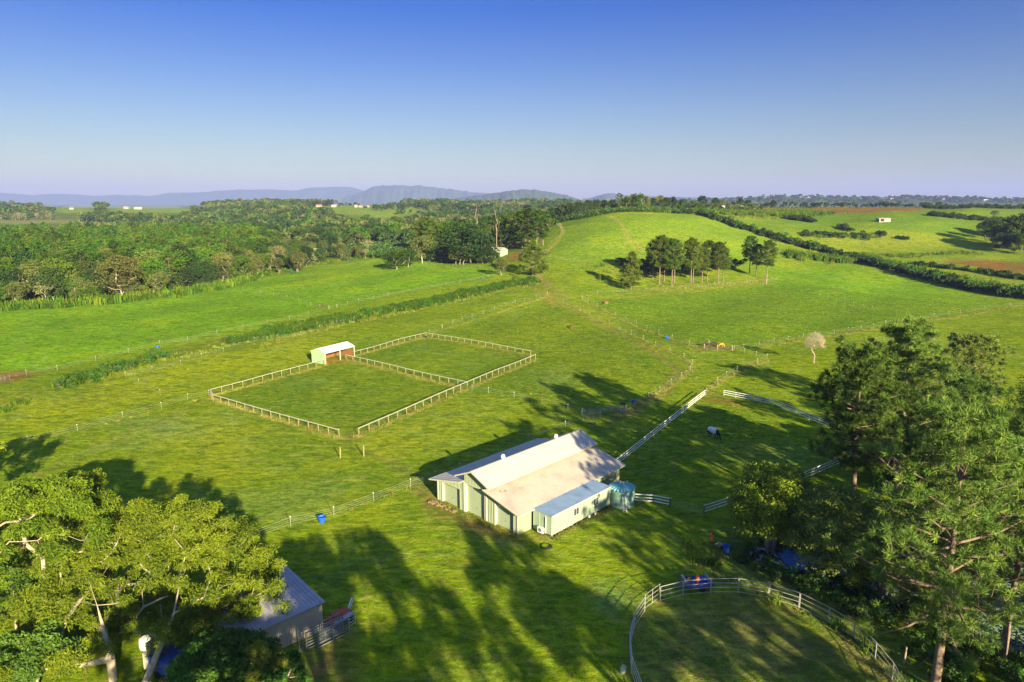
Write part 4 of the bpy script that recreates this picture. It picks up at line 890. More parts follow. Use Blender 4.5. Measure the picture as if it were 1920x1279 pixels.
MAT['cabin_wall'] = mat('cabin_panel', (.27, .35, .24), .5, var=.05, scale=.5, dirt=(.20, .24, .14), dirt_amt=.4, dirt_scale=.8)
MAT['glass'] = mat('window_glass', (.04, .05, .06), .08, spec=.8, var=.05)
MAT['white'] = mat('white_paint', (.60, .60, .56), .5, var=.06, scale=2)
MAT['fence_white'] = mat('weathered_white_rail', (.50, .50, .46), .6, var=.1, scale=2, dirt=(.42, .42, .34), dirt_amt=.5)
MAT['rail_white'] = mat('white_board_rail', (.70, .70, .66), .6, var=.1, scale=2, dirt=(.40, .40, .32), dirt_amt=.4)
MAT['fence_post'] = mat('olive_timber_post', (.24, .22, .10), .8, var=.25, scale=3)
MAT['dark_post'] = mat('dark_timber_post', (.10, .085, .06), .85, var=.25, scale=3)
MAT['cream_rail'] = mat('cream_top_rail', (.46, .43, .31), .6, var=.1, scale=2)
MAT['mesh_wire'] = mat('netting_wire', (.12, .12, .09), .7, metal=.0)
MAT['tape_post'] = mat('tape_fence_post', (.27, .27, .20), .6)
MAT['tape'] = mat('electric_tape', (.30, .32, .24), .6, var=.03)
MAT['galv'] = mat('galvanised_steel', (.30, .31, .30), .4, metal=.55, var=.1)
MAT['galv_dark'] = mat('dull_steel_pipe', (.22, .23, .22), .5, metal=.4, var=.15)
MAT['tank'] = mat('green_poly_tank', (.20, .34, .26), .5, var=.08, dirt=(.16, .26, .20), dirt_amt=.5)
MAT['tank_roof'] = mat('tank_roof_teal', (.12, .32, .34), .45, var=.1, scale=2)
MAT['black'] = mat('black_rubber', (.02, .02, .02), .7)
MAT['dark'] = mat('dark_opening', (.03, .03, .028), .9)
MAT['blue'] = mat('blue_plastic', (.01, .09, .45), .4, spec=.5)
MAT['blue_sheet'] = mat('blue_sheet', (.05, .09, .32), .6, var=.25, scale=2)
MAT['orange'] = mat('orange_plastic', (.40, .09, .03), .5)
MAT['red'] = mat('faded_red_paint', (.42, .07, .04), .6, var=.2)
MAT['brown_board'] = mat('brown_shelter_board', (.20, .09, .035), .8, var=.25, scale=3)
MAT['shelter_wall'] = mat('pale_green_shelter_steel', (.27, .42, .22), .5, var=.05)
MAT['slate_roof'] = mat('mauve_grey_roof', (.33, .32, .37), .5, var=.14, scale=2.2, dirt=(.17, .16, .20), dirt_amt=.5, dirt_scale=1.1)
MAT['stone'] = mat('brown_rubble', (.24, .15, .08), .9, var=.4, scale=5)

def local(e, u, v, z=0): return (u, v, z)
def wall_ribs(mb, u, v0, v1, z0, z1t, out, step=.30, d=.05, axis='v'):
    """box-profile cladding along a wall; z1t = function of position giving the top"""
    n = max(1, int(abs(v1 - v0) / step))
    for i in range(n):
        a = v0 + (v1 - v0) * (i + .5) / n; top = z1t(a); w = abs(v1 - v0) / n
        c = (u + out * (d / 2), a, (z0 + top) / 2) if axis == 'v' else (a, u + out * (d / 2), (z0 + top) / 2)
        mb.box(c, (d, w * .42, top - z0) if axis == 'v' else (w * .42, d, top - z0))
def slab(name, m, parent, pts, th=.08, ribs=None):
    """a roof sheet from four corners (world order eave0, eave1, ridge1, ridge0) with standing ribs running down the slope"""
    a, b_, c, d = [Vector(p) for p in pts]; n = (b_ - a).cross(d - a).normalized(); n = n if n.z > 0 else -n
    mb = MB().add([a, b_, c, d, a - n * th, b_ - n * th, c - n * th, d - n * th], [(0, 1, 2, 3), (7, 6, 5, 4), (0, 4, 5, 1), (1, 5, 6, 2), (2, 6, 7, 3), (3, 7, 4, 0)])
    if ribs:
        L = (b_ - a).length; k = int(L / ribs)
        for i in range(1, k):
            t = i / k; mb.beam(a.lerp(b_, t) + n * .012, d.lerp(c, t) + n * .012, .075, .05)
    return mb.build(name, m, parent)
# --- the big barn; local x runs along the barn, -y across its front
bo = P(822, 936.25); ANG = math.radians(46.6)
barn = empty('barn', (bo.x, bo.y, 0), ANG, "long green steel barn with cream gable roof and three roller doors", 'barn')
def B(u, v, z): return (u, -v, z)
Lb, V1, V2, V3 = 22.4, 5.6, 9.95, 15.75
def top_front(v): return 3.22 + 1.2 * v / V1 if v < V1 else (5.35 + 1.15 * (1 - abs(v - 7.78) / 2.2)) if v < V2 else 4.55 - 1.35 * (v - V2) / (V3 - V2)
DOORS = [(.95, 4.75, 2.95), (5.85, 9.62, 4.15), (11.55, 15.0, 3.0)]
# front wall, split round the door openings, with cladding ribs
mb = MB()
def front_piece(v0, v1, z0, mbx):
    k = max(1, int((v1 - v0) / .5))
    for i in range(k):
        a, b_ = v0 + (v1 - v0) * i / k, v0 + (v1 - v0) * (i + 1) / k; ta, tb = top_front(a + 1e-4), top_front(b_ - 1e-4)
        vs = [B(0, a, z0), B(0, b_, z0), B(0, b_, tb), B(0, a, ta), B(.12, a, z0), B(.12, b_, z0), B(.12, b_, tb), B(.12, a, ta)]
        mbx.add(vs, [(0, 1, 2, 3), (7, 6, 5, 4), (0, 4, 5, 1), (1, 5, 6, 2), (2, 6, 7, 3), (3, 7, 4, 0)])
    n = max(1, int((v1 - v0) / .28))
    for i in range(n):
        a = v0 + (v1 - v0) * (i + .5) / n; t = top_front(a); mbx.box(B(-.03, a, (z0 + t) / 2), (.06, .11, t - z0 - .02))
xs = [0] + [q for d_ in DOORS for q in d_[:2]] + [V3]
for i in range(0, len(xs), 2):
    lo, hi = xs[i], xs[i + 1]; cuts = [lo] + [c for c in (V1, V2) if lo < c < hi] + [hi]
    for a, b_ in zip(cuts[:-1], cuts[1:]): front_piece(a, b_, 0, mb)
for a, b_, h in DOORS: front_piece(a, b_, h, mb)
mb.build('front_wall', MAT['cream_wall'], barn)
mb = MB()
for v, h, o in ((0, 3.22, 1), (V3, 3.2, -1)):
    mb.box(B(Lb / 2, v + o * .06, h / 2), (Lb, .12, h))
    for i in range(80): mb.box(B(Lb * (i + .5) / 80, v - o * .03, h / 2), (.11, .06, h - .02))
mb.build('side_wall', MAT['cream_wall'], barn)
mb = MB().add([B(Lb, 0, 0), B(Lb, V3, 0), B(Lb, V3, 3.2), B(Lb, V2, 4.55), B(Lb, V2, 5.3), B(Lb, 7.78, 6.4), B(Lb, V1, 5.3), B(Lb, V1, 4.4), B(Lb, 0, 3.2)], [tuple(range(9))]); mb.build('back_wall', MAT['cream_wall'], barn)
mb = MB().box(B(Lb / 2, V2 + .04, 4.95), (Lb, .08, .9)).box(B(Lb / 2, V1 - .04, 4.9), (Lb, .08, .95)); mb.build('clerestory_wall', MAT['cream_wall'], barn)
for a, b_, h in DOORS:
    mb = MB().box(B(.34, (a + b_) / 2, h / 2), (.06, b_ - a, h))
    for i in range(int(h / .18)): mb.box(B(.30, (a + b_) / 2, .09 + i * .18), (.03, b_ - a, .05))
    d_ = mb.build('roller_door', MAT['door_steel'], barn); MB().box(B(.27, (a + b_) / 2, 1.0), (.04, .12, .07)).build('handle', MAT['black'], d_)
    mb = MB()
    for v in (a, b_): mb.box(B(.14, v, h / 2), (.42, .12, h))
    mb.box(B(.14, (a + b_) / 2, h + .07), (.42, b_ - a + .24, .13)); mb.build('door_frame', MAT['trim'], barn)
for v, h in ((0, 3.2), (V1, 4.3), (V2, 4.5), (V3, 3.15)): MB().box(B(-.07, v + (.06 if v == 0 else -.06 if v == V3 else 0), h / 2), (.14, .18, h)).build('corner_post', MAT['trim'], barn)
MB().box(B(Lb + .05, V3 - .05, 1.55), (.14, .16, 3.1)).build('corner_post', MAT['trim'], barn)
u0, u1 = -.75, Lb + .55
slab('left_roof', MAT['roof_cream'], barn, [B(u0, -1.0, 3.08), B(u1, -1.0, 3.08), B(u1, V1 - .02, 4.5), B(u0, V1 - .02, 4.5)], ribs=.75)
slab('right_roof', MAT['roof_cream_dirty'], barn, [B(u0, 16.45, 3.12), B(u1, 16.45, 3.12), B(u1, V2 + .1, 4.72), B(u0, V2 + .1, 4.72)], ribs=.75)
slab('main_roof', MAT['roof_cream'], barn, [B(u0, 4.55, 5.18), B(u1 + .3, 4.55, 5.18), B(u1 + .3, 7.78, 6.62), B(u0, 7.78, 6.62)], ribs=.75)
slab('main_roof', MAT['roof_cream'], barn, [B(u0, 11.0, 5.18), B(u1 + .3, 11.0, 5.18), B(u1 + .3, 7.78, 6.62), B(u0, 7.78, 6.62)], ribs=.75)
MB().beam(B(u0 - .03, 7.78, 6.66), B(u1 + .33, 7.78, 6.66), .34, .06).build('ridge_cap', MAT['trim'], barn)
mb = MB()
for a, b_ in ((B(u0 - .05, 16.5, 3.04), B(u1, 16.5, 3.04)), (B(u0 - .05, -1.06, 3.0), B(u1, -1.06, 3.0)), (B(u0 - .05, 11.06, 5.1), B(u1 + .3, 11.06, 5.1)), (B(u0 - .05, 4.5, 5.1), B(u1 + .3, 4.5, 5.1))): mb.beam(a, b_, .14, .16)
mb.build('gutter', MAT['trim'], barn)
mb = MB()
for a, b_ in ((B(u0 - .03, -1.0, 3.03), B(u0 - .03, V1, 4.46)), (B(u0 - .03, 4.5, 5.14), B(u0 - .03, 7.78, 6.58)), (B(u0 - .03, 7.78, 6.58), B(u0 - .03, 11.05, 5.14)), (B(u0 - .03, V2, 4.7), B(u0 - .03, 16.5, 3.08)), (B(u1 + .03, V2, 4.7), B(u1 + .03, 16.5, 3.08))): mb.beam(a, b_, .06, .2)
mb.build('barge_board', MAT['trim'], barn)
for u in (5.4, 17.0):
    mb = MB().tube(B(u, 7.78, 6.5), B(u, 7.78, 6.95), .2, .2, 12).tube(B(u, 7.78, 6.98), B(u, 7.78, 7.3), .34, .26, 14).lathe(B(u, 7.78, 7.3), [(.26, 0), (.16, .1), (0, .13)], 12); mb.build('roof_vent', MAT['white'], barn, smooth=False)
MB().ring(B(1.35, 11.7, 4.42), .42, .04, 16, 4, .3).build('rust_patch', MAT['rust'], barn)
# cabin beside it
cab = empty('portable_cabin', barn.matrix_world @ Vector((0, 0, 0)), ANG, "low pale green portable cabin with flat blue-white roof beside the barn", 'cabin')
cab.location = (bo.x, bo.y, 0)
cu0, cu1, cv0, cv1, ch0, ch1 = 2.3, 15.0, 16.35, 19.4, .35, 2.95
MB().box(B((cu0 + cu1) / 2, (cv0 + cv1) / 2, (ch0 + ch1) / 2), (cu1 - cu0, cv1 - cv0, ch1 - ch0)).build('wall', MAT['cabin_wall'], cab)
mb = MB()
for i in range(11):
    u = cu0 + (cu1 - cu0) * i / 10
    mb.box(B(u, cv1 + .012, (ch0 + ch1) / 2), (.05, .03, ch1 - ch0))
for v in (cv0, cv0 + 1, cv0 + 2, cv1): mb.box(B(cu0 - .012, v, (ch0 + ch1) / 2), (.03, .05, ch1 - ch0))
mb.build('panel_joint', MAT['trim'], cab)
slab('roof', MAT['roof_blue'], cab, [B(cu0 - .1, cv1 + .08, ch1 + .08), B(cu1 + .1, cv1 + .08, ch1 + .08), B(cu1 + .1, cv0, ch1 + .2), B(cu0 - .1, cv0, ch1 + .2)], .1, ribs=1.2)
MB().beam(B(cu0 - .1, cv1 + .1, ch1 + .02), B(cu1 + .1, cv1 + .1, ch1 + .02), .07, .14).build('gutter', MAT['trim'], cab)
for u in (7.3, 11.6):
    w_ = MB().box(B(u, cv1 + .03, 1.95), (1.15, .06, 1.1)).build('window', MAT['white'], cab)
    for q in (-.27, .27): MB().box(B(u + q, cv1 + .065, 1.95), (.48, .02, .95)).build('pane', MAT['glass'], w_)
ac = MB().box(B(cu0 - .32, cv0 + 1.5, .75), (.34, .9, .75)).build('air_conditioner', MAT['white'], cab); MB().ring(B(cu0 - .5, cv0 + 1.4, .75), .001, .001).build('fan_guard', MAT['galv_dark'], ac)
MB().tube(B(cu0 - .5, cv0 + 1.5, .77), B(cu0 - .52, cv0 + 1.5, .77), .26, .26, 14).build('fan', MAT['galv_dark'], ac)
MB().tube(B(cu0 - .12, cv0 + 2.15, .4), B(cu0 - .12, cv0 + 2.15, 2.6), .05, .05, 8).build('downpipe', MAT['white'], cab)
MB().box(B(cu1 + .3, cv1 - .5, 1.5), (.35, .7, .9)).build('meter_box', MAT['white'], cab)
mb = MB()
for i in range(7):
    for v in (cv0 + .25, cv1 - .25): mb.box(B(cu0 + .3 + i * 2.05, v, .17), (.25, .25, .34))
mb.build('foot', MAT['galv'], cab)
mb = MB().tube(B(9.9, cv1 + .25, .25), B(9.9, cv1 + .25, .6), .16, .16, 10).tube(B(11.2, cv1 + .3, .2), B(11.2, cv1 + .3, .5), .14, .14, 10); mb.build('pipe_outlet', MAT['white'], cab)
# water tank
tc = barn.matrix_world
def Bw(u, v, z=0):
    c, s = math.cos(ANG), math.sin(ANG); return Vector((bo.x + c * u + s * v, bo.y + s * u - c * v, z))
tp_ = Bw(16.85, 20.15); tk = empty('water_tank', tp_, 0, "ribbed green water tank with teal pleated roof at the cabin's far end", 'water tank')
prof = [(1.72, 0), (1.78, .05)]; z = .1
while z < 2.45: prof += [(1.80, z), (1.80, z + .1), (1.755, z + .14), (1.755, z + .18)]; z += .22
prof += [(1.80, 2.5), (1.86, 2.56)]; MB().lathe((0, 0, 0), prof, 40).build('tank_wall', MAT['tank'], tk)
vs = [(0, 0, 3.15)]; fs = []; nR = 44
for i in range(nR):
    a = 2 * math.pi * i / nR; r = 1.9; vs.append((math.cos(a) * r, math.sin(a) * r, 2.56 + (.14 if i % 2 else -.05)))
for i in range(nR): fs.append((0, 1 + i, 1 + (i + 1) % nR))
MB().add(vs, fs).build('tank_roof', MAT['tank_roof'], tk)
MB().tube((-.25, .15, 3.05), (-.25, .15, 3.45), .14, .12, 10).tube((-.1, .2, 3.2), (.7, .45, 3.1), .05, .05, 8).tube((.7, .45, 3.1), (.85, .75, 3.25), .05, .05, 8).build('inlet_pipe', MAT['white'], tk)
ld = empty('ladder', tp_ + Vector((-.02, -2.05, 0)), math.radians(8), "white aluminium step ladder leaning on the front of the tank", 'ladder')
for s in (-1, 1): MB().beam((s * .26, -.55, 0), (s * .2, .1, 2.1), .06, .05).build('rail', MAT['white'], ld)
for i in range(7): z = .25 + i * .28; t = z / 2.1; MB().box((0, -.55 + .65 * t, z), (.46, .09, .03)).build('rung', MAT['white'], ld)
for s in (-1, 1): MB().beam((s * .24, .02, .5), (s * .2, .1, 2.1), .04, .04).build('strut', MAT['galv'], ld)
ho_ = MB(); 
for q in range(4): ho_.ring((0, 0, .04 + q * .035), .75 - q * .05, .03, 26, 4)
o_ = ho_.build('hose_coil', MAT['black'], None, P(1024, 1025)); tag(o_, "black hose coiled flat on the grass before the cabin corner", 'hose')
# rubble along the barn front
for k in range(26):
    t = RS.rand(); p = Bw(-.9 - RS.rand() * .8, -.3 + t * 5.2); r = RS.uniform(.12, .34)
    vs, fs = [], []
    mb = MB().box((0, 0, r * .4), (r * 2, r * 1.4, r * .9), RS.rand() * 3); o = mb.build('rock', MAT['stone'], None, (p.x, p.y, 0)); o.rotation_euler = (RS.normal() * .2, RS.normal() * .2, RS.rand() * 6)
    tag(o, "brown stone in the rubble edging below the barn's left door", 'stone', 'stones along the foot of the barn front')
x, y = [], []
for k in range(420): t = RS.rand(); p = Bw(-.5 - RS.rand() * .7, t * 15.7); x.append(p.x); y.append(p.y)
for k in range(260): t = RS.rand(); p = Bw(2.0 + t * 13.5, 19.6 + RS.rand() * .5); x.append(p.x); y.append(p.y)
scatter('dry_grass', [('tuft', 1), ('green_tuft', 1)], zpts(x, y), (.3, .6))

# --- shed under the gum tree
r2 = P(606, 1180); sh_a = math.radians(225.5); 
sh = empty('storage_shed', (-19.0, 61.6, 0), sh_a, "small cream corrugated shed with mauve-grey roof below the big gum", 'shed')
Ls, Ws = 9.0, 7.9   # local +x along the visible wall, -y back (towards up-left)
MB().box((Ls / 2, -.06, 1.5), (Ls, .12, 3.0)).build('wall', mat('cream_shed_wall', (.38, .34, .26), .55, var=.05, dirt=(.40, .34, .26), dirt_amt=.4), sh)
mb = MB()
for i in range(int(Ls / .2)): mb.box((.1 + i * .2, .025, 1.49), (.09, .05, 2.96))
mb.build('cladding', bpy.data.materials['cream_shed_wall'], sh)
mb = MB().add([(0, 0, 0), (0, -Ws, 0), (0, -Ws, 3.7), (0, 0, 3.0)], [(0, 1, 2, 3)]).add([(Ls, 0, 0), (Ls, -Ws, 0), (Ls, -Ws, 3.7), (Ls, 0, 3.0)], [(3, 2, 1, 0)]).box((Ls / 2, -Ws, 1.85), (Ls, .1, 3.7)); mb.build('end_wall', bpy.data.materials['cream_shed_wall'], sh)
slab('roof', MAT['slate_roof'], sh, [(-.25, .25, 3.02), (Ls + .2, .25, 3.02), (Ls + .2, -Ws - .2, 3.82), (-.25, -Ws - .2, 3.82)], ribs=.38)
MB().beam((-.28, .3, 3.0), (Ls + .2, .3, 3.0), .1, .12).build('gutter', MAT['galv'], sh)

def panel(name, w, h, rails, m, n_up=2, r=.03, arch=False):
    mb = MB()
    for i in range(n_up): mb.tube((-w / 2 + w * i / (n_up - 1), 0, 0), (-w / 2 + w * i / (n_up - 1), 0, h), r * 1.2, None, 6)
    for z in rails: mb.tube((-w / 2, 0, z), (w / 2, 0, z), r, None, 5)
    return mb.mesh(name, m)
def shed_pt(x, y, z=0):
    c, s = math.cos(sh_a), math.sin(sh_a); return Vector((-19.0 + c * x - s * y, 61.6 + s * x + c * y, z))
for k, (xx, yy, w, h, lb) in enumerate([(1.2, 1.5, 4.4, 1.9, "dark steel yard panel leaning nearest the shed wall"), (.9, 1.95, 4.0, 1.8, "middle steel yard panel stacked in front of the shed wall"), (.3, 2.5, 3.4, 1.6, "outer steel yard panel of the stack beside the shed")]):
    e = empty('yard_panel', shed_pt(xx, yy), sh_a, lb, 'yard panel'); o = link('frame', panel('yard_panel', w, h, [.1, h], MAT['galv_dark'], 3, .05), e); link('rail', panel('yard_rail', w, h, [.4, .7, 1.0, 1.3, 1.55], MAT['galv'], 2, .025), e)
e = empty('hay_rake', shed_pt(-1.6, .4), sh_a + .2, "faded red farm implement with grey deck beside the shed corner", 'farm machine')
MB().box((0, 0, .75), (2.4, 1.2, .5)).box((.3, 0, 1.15), (1.0, .8, .3)).build('body', MAT['red'], e); MB().box((.2, .9, 1.0), (2.2, .5, .08)).build('deck', MAT['galv'], e)
for sx in (-.9, .9): MB().tube((sx, -.75, .35), (sx, .75, .35), .35, None, 14).build('wheel', MAT['black'], e)
MB().beam((-1.2, .1, 1.1), (-2.3, -.5, 1.5), .12, .1).beam((-1.2, .35, 1.1), (-2.3, -.25, 1.5), .05, .05).build('drawbar', MAT['white'], e)
e = empty('small_gate', shed_pt(-2.2, 1.9), sh_a + .25, "pale bent-pipe gate with rounded top standing by the red machine", 'gate')
mb = MB(); r_ = .45
for i in range(8):
    a, b_ = math.pi * i / 8, math.pi * (i + 1) / 8; mb.tube((-math.cos(a) * r_, 0, 1.35 + math.sin(a) * .3), (-math.cos(b_) * r_, 0, 1.35 + math.sin(b_) * .3), .035, None, 5)
for s in (-1, 1): mb.tube((s * r_, 0, 0), (s * r_, 0, 1.35), .035, None, 5)
mb.build('frame', MAT['fence_white'], e); mb = MB()
for z in (.3, .65, 1.0, 1.3): mb.tube((-r_, 0, z), (r_, 0, z), .022, None, 5)
mb.build('rail', MAT['fence_white'], e)
# caravan-like trailer half hidden below the gum
p = P(322, 1262); e = empty('box_trailer', p, math.radians(-28), "dark blue topped trailer with cream front half hidden under the gum", 'trailer')
MB().box((.3, 0, 1.25), (4.0, 2.1, 1.3)).build('body', MAT['blue_sheet'], e); MB().box((-2.0, 0, 1.1), (.7, 2.15, 1.6)).box((-1.62, 0, 1.95), (.12, 2.2, .12)).build('front', MAT['trim'], e)
for sx in (-.4, .6):
    for sy in (-1.1, 1.1): MB().tube((sx, sy - .1, .33), (sx, sy + .1, .33), .33, None, 12).build('wheel', MAT['black'], e)
MB().box((.3, 0, .55), (4.4, 1.9, .12)).build('chassis', MAT['galv_dark'], e)
p = P(274, 1214); o = MB().lathe((0, 0, 0), [(.01, 0), (.55, 0), (.6, .5), (.55, 1.0), (.3, 1.15), (0, 1.17)], 16).build('feed_drum', MAT['white'], None, p); tag(o, "pale round feed drum on the grass seen through the gum", 'drum')

# --- horse shelter
so = P(610.5, 683.5); pA = P(582, 676.5); pB = P(663.5, 668.5)
ax = Vector((pB.x - so.x, pB.y - so.y, 0)); sa = math.atan2(ax.y, ax.x); Lx = ax.length + .2; Wx = 5.2
st = empty('horse_shelter', so, sa, "open-fronted pale green shelter with white roof on the paddock fence", 'shelter')
h0, hr = 3.15, 4.0
MB().add([(0, 0, 0), (0, Wx, 0), (0, Wx, h0), (0, Wx / 2, hr), (0, 0, h0), (.08, 0, 0), (.08, Wx, 0), (.08, Wx, h0), (.08, Wx / 2, hr), (.08, 0, h0)], [(0, 1, 2, 3, 4), (9, 8, 7, 6, 5), (0, 5, 6, 1), (1, 6, 7, 2), (2, 7, 8, 3), (3, 8, 9, 4), (4, 9, 5, 0)]).build('end_wall', MAT['shelter_wall'], st)
mb = MB()
for i in range(12):
    y = .25 + i * Wx / 12.2; t = h0 + (hr - h0) * (1 - abs(y - Wx / 2) / (Wx / 2)); mb.box((-.03, y, t / 2), (.05, .14, t - .06))
mb.build('cladding', MAT['shelter_wall'], st)
MB().box((Lx / 2, Wx - .05, 1.1), (Lx, .08, 2.2)).build('kick_board', MAT['brown_board'], st); MB().box((Lx / 2, Wx, 2.7), (Lx, .06, .9)).build('back_wall', MAT['shelter_wall'], st)
MB().box((.16, Wx / 2, .95), (.06, Wx - .2, 1.9)).build('kick_board', MAT['brown_board'], st)
MB().box((Lx - .05, Wx / 2, .95), (.08, Wx - .1, 1.9)).build('kick_board', MAT['brown_board'], st)
MB().box((Lx - .02, Wx * .75, 2.5), (.05, Wx / 2 - .1, 1.1)).build('end_wall', MAT['trim'], st)
slab('roof', MAT['white'], st, [(-.15, -.3, h0 - .06), (Lx + .15, -.3, h0 - .06), (Lx + .15, Wx / 2, hr + .08), (-.15, Wx / 2, hr + .08)], ribs=.76)
slab('roof', MAT['white'], st, [(-.15, Wx + .3, h0 - .06), (Lx + .15, Wx + .3, h0 - .06), (Lx + .15, Wx / 2, hr + .08), (-.15, Wx / 2, hr + .08)], ribs=.76)
for xx in (0, Lx * .5, Lx): MB().box((xx, -.02, h0 / 2), (.18, .18, h0)).build('post', MAT['trim'], st)
MB().beam((0, -.02, h0 - .2), (Lx, -.02, h0 - .2), .1, .2).build('beam', MAT['trim'], st)
MB().box((Lx / 2, Wx / 2, -.02), (Lx - .1, Wx - .2, .1)).build('floor', mat('sandy_floor', (.34, .19, .045), .9, var=.2), st)
# ================================================================ fences
def resample(pts, step):
    out = [pts[0].copy()]; L = 0
    for a, b_ in zip(pts[:-1], pts[1:]):
        n = max(1, round((Vector((b_.x, b_.y)) - Vector((a.x, a.y))).length / step))
        for i in range(1, n + 1): q = a.lerp(b_, i / n); q.z = Z(q.x, q.y); out.append(q)
    return out
POSTM = {}
def post_mesh(kind, h, w, m, cap=None):
    k = (kind, h, w)
    if k not in POSTM:
        mb = MB().box((0, 0, h / 2 - .15), (w, w, h + .3)) if kind == 'box' else MB().tube((0, 0, -.3), (0, 0, h), w / 2, w / 2 * .92, 7)
        POSTM[k] = mb.mesh('post', m)
    return POSTM[k]
def rail_fence(name, pts, step, label, cat, h=1.45, rails=(), post=('box', .13), pm='fence_white', rm='fence_white', rail=(.05, .14), top=None, mesh_wire=False, group=None, posts_at=None, rail_name='rail'):
    q = resample(pts, step) if posts_at is None else pts; o0 = q[0]; e = empty(name, o0, 0, label, cat, group)
    for i, p in enumerate(q):
        me = post_mesh(post[0] + pm, h, post[1], MAT[pm]) if post[0] == 'box' else post_mesh(post[0], h, post[1], MAT[pm]); a = 0
        if i < len(q) - 1: a = math.atan2(q[i + 1].y - p.y, q[i + 1].x - p.x)
        link('post', me, e, p - o0, (RS.normal() * .012, RS.normal() * .012, a))
    segs = [(a - o0, b_ - o0) for a, b_ in zip(q[:-1], q[1:])]
    for z in rails:
        for a, b_ in segs: MB().beam(a + Vector((0, 0, z + RS.normal() * .008)), b_ + Vector((0, 0, z + RS.normal() * .008)), rail[0], rail[1]).build(rail_name, MAT[rm], e)
    if top:
        for a, b_ in segs:
            d = (b_ - a).normalized() * .04; MB().beam(a - d + Vector((0, 0, h + .03)), b_ + d + Vector((0, 0, h + .03)), top[0], top[1]).build('top_rail', MAT[rm], e)
    if mesh_wire:
        mb = MB()
        for a, b_ in segs:
            for z in np.linspace(.1, h - .1, 7): mb.beam(a + Vector((0, 0, z)), b_ + Vector((0, 0, z)), .006, .006)
        mb.build('wire_netting', MAT['mesh_wire'], e)
    return e
def tape_fence(pts, step, label, h=1.35, wires=(.45, .85, 1.25), pm='tape_post', w=.015, group='white electric tape fences across the paddocks', posts=None, pw=.062):
    q = resample(pts, step); o0 = q[0]; e = empty('tape_fence', o0, 0, label, 'fence', group)
    me = post_mesh('tube' + pm, h, pw, MAT[pm])
    if ('cap',) not in POSTM: POSTM[('cap',)] = MB().box((0, 0, .04), (.12, .12, .10)).mesh('cap', MAT['white'])
    for p in q:
        o = link('post', me, e, p - o0, (RS.normal() * .02, RS.normal() * .02, 0)); link('cap', POSTM[('cap',)], o, (0, 0, h))
    for z in wires:
        mb = MB()
        for a, b_ in zip(q[:-1], q[1:]):
            m_ = (a + b_) / 2 - o0 + Vector((0, 0, z - .03)); mb.beam(a - o0 + Vector((0, 0, z)), m_, .01, w); mb.beam(m_, b_ - o0 + Vector((0, 0, z)), .01, w)
        mb.build('wire', MAT['tape'], e)
    return e
# timber paddock with cream top rails
PK = dict(h=1.42, post=('box', .16), pm='fence_post', rm='cream_rail', top=(.2, .07), mesh_wire=True)
rail_fence('paddock_fence', PP((395,742),(400,752),(636,820)), 2.9, "front side of the timber paddock with cream top rail", 'fence', **PK)
rail_fence('paddock_fence', PP((673,817),(876,727),(1004,674)), 2.9, "long right side of the timber paddock with cream top rail", 'fence', **PK)
rail_fence('paddock_fence', PP((395,742),(608,684)), 2.9, "left paddock side running up to the white-roofed shelter", 'fence', **PK)
rail_fence('paddock_fence', PP((664,669),(799,632),(995,667)), 2.9, "back and far side of the timber paddock beyond the shelter", 'fence', **PK)
rail_fence('paddock_fence', PP((649,675),(876,727)), 2.9, "middle timber fence dividing the two grass paddocks", 'fence', **PK)
for px, py, lb in ((638,859,"left of two lone timber gate posts below the paddock corner"), (682,855.5,"right of two lone timber gate posts below the paddock corner")):
    o = MB().tube((0, 0, -.3), (0, 0, 1.95), .11, .1, 8).build('gate_post', MAT['fence_post'], None, P(px, py)); o.rotation_euler = (.02, .04, 0); tag(o, lb, 'post')
# white three-rail fences
W3 = dict(h=1.3, rails=(.35, .8, 1.25), post=('box', .10), rail=(.05, .13), rm='rail_white')
rail_fence('rail_fence', [Bw(22.8, 12.5)] + PP((1322,742)), 3.6, "white three-rail fence running from the barn to the lane", 'fence', **dict(W3, pm='fence_post'))
rail_fence('rail_fence', PP((1357,742),(1450,760),(1535,795),(1632,833)), 2.6, "white three-rail fence curving behind the dark pine", 'fence', **W3)
W3d = dict(W3, pm='dark_post')
W3['pm'] = 'fence_white'
rail_fence('rail_fence', PP((1320,964),(1500,903),(1625,850)), 2.7, "white three-rail fence on dark posts behind the round tree", 'fence', **W3d)
rail_fence('rail_fence', [tp_ + Vector((1.95, .6, 0))] + PP((1225,944),(1255,950)), 2.3, "short white three-rail fence on the right of the tank", 'fence', **W3d)
tape_fence(PP((1257,951),(1320,965)), 30, "wire gap between the short fence and the round tree fence", wires=(.2, .45, .7, .95, 1.2), w=.03, pm='dark_post', pw=.13)
# tape fences
tape_fence(PP((-60,860),(53,832),(146,809),(231,785),(303,767),(352,750),(392,743)), 200, "tape fence running from the left edge to the paddock corner")
tape_fence(PP((460,1018),(545,987),(626,968),(701,941),(770,914),(815,900),(862,884)), 200, "tape fence from the blue tub to behind the barn", wires=(.35, .65, .95, 1.25))
tape_fence(PP((862,884),(925,858),(990,829),(1060,803),(1125,785)), 200, "tape fence passing behind the barn to the steel gate", wires=(.45, .85, 1.2))
tape_fence(PP((885,733),(916,738),(964,747),(1016,758),(1065,770),(1092,778)), 200, "tape fence from the paddock side to the steel gate")
tape_fence(PP((1174,772),(1193,761),(1216,748),(1237,737),(1258,721),(1278,709),(1294,697),(1298,684),(1282,672),(1256,660),(1229,650),(1206,638),(1184,628),(1162,620),(1142,608),(1123,600),(1106,592),(1088,583),(1057,567),(1026,553)), 200, "tape fence along the left side of the grassy lane")
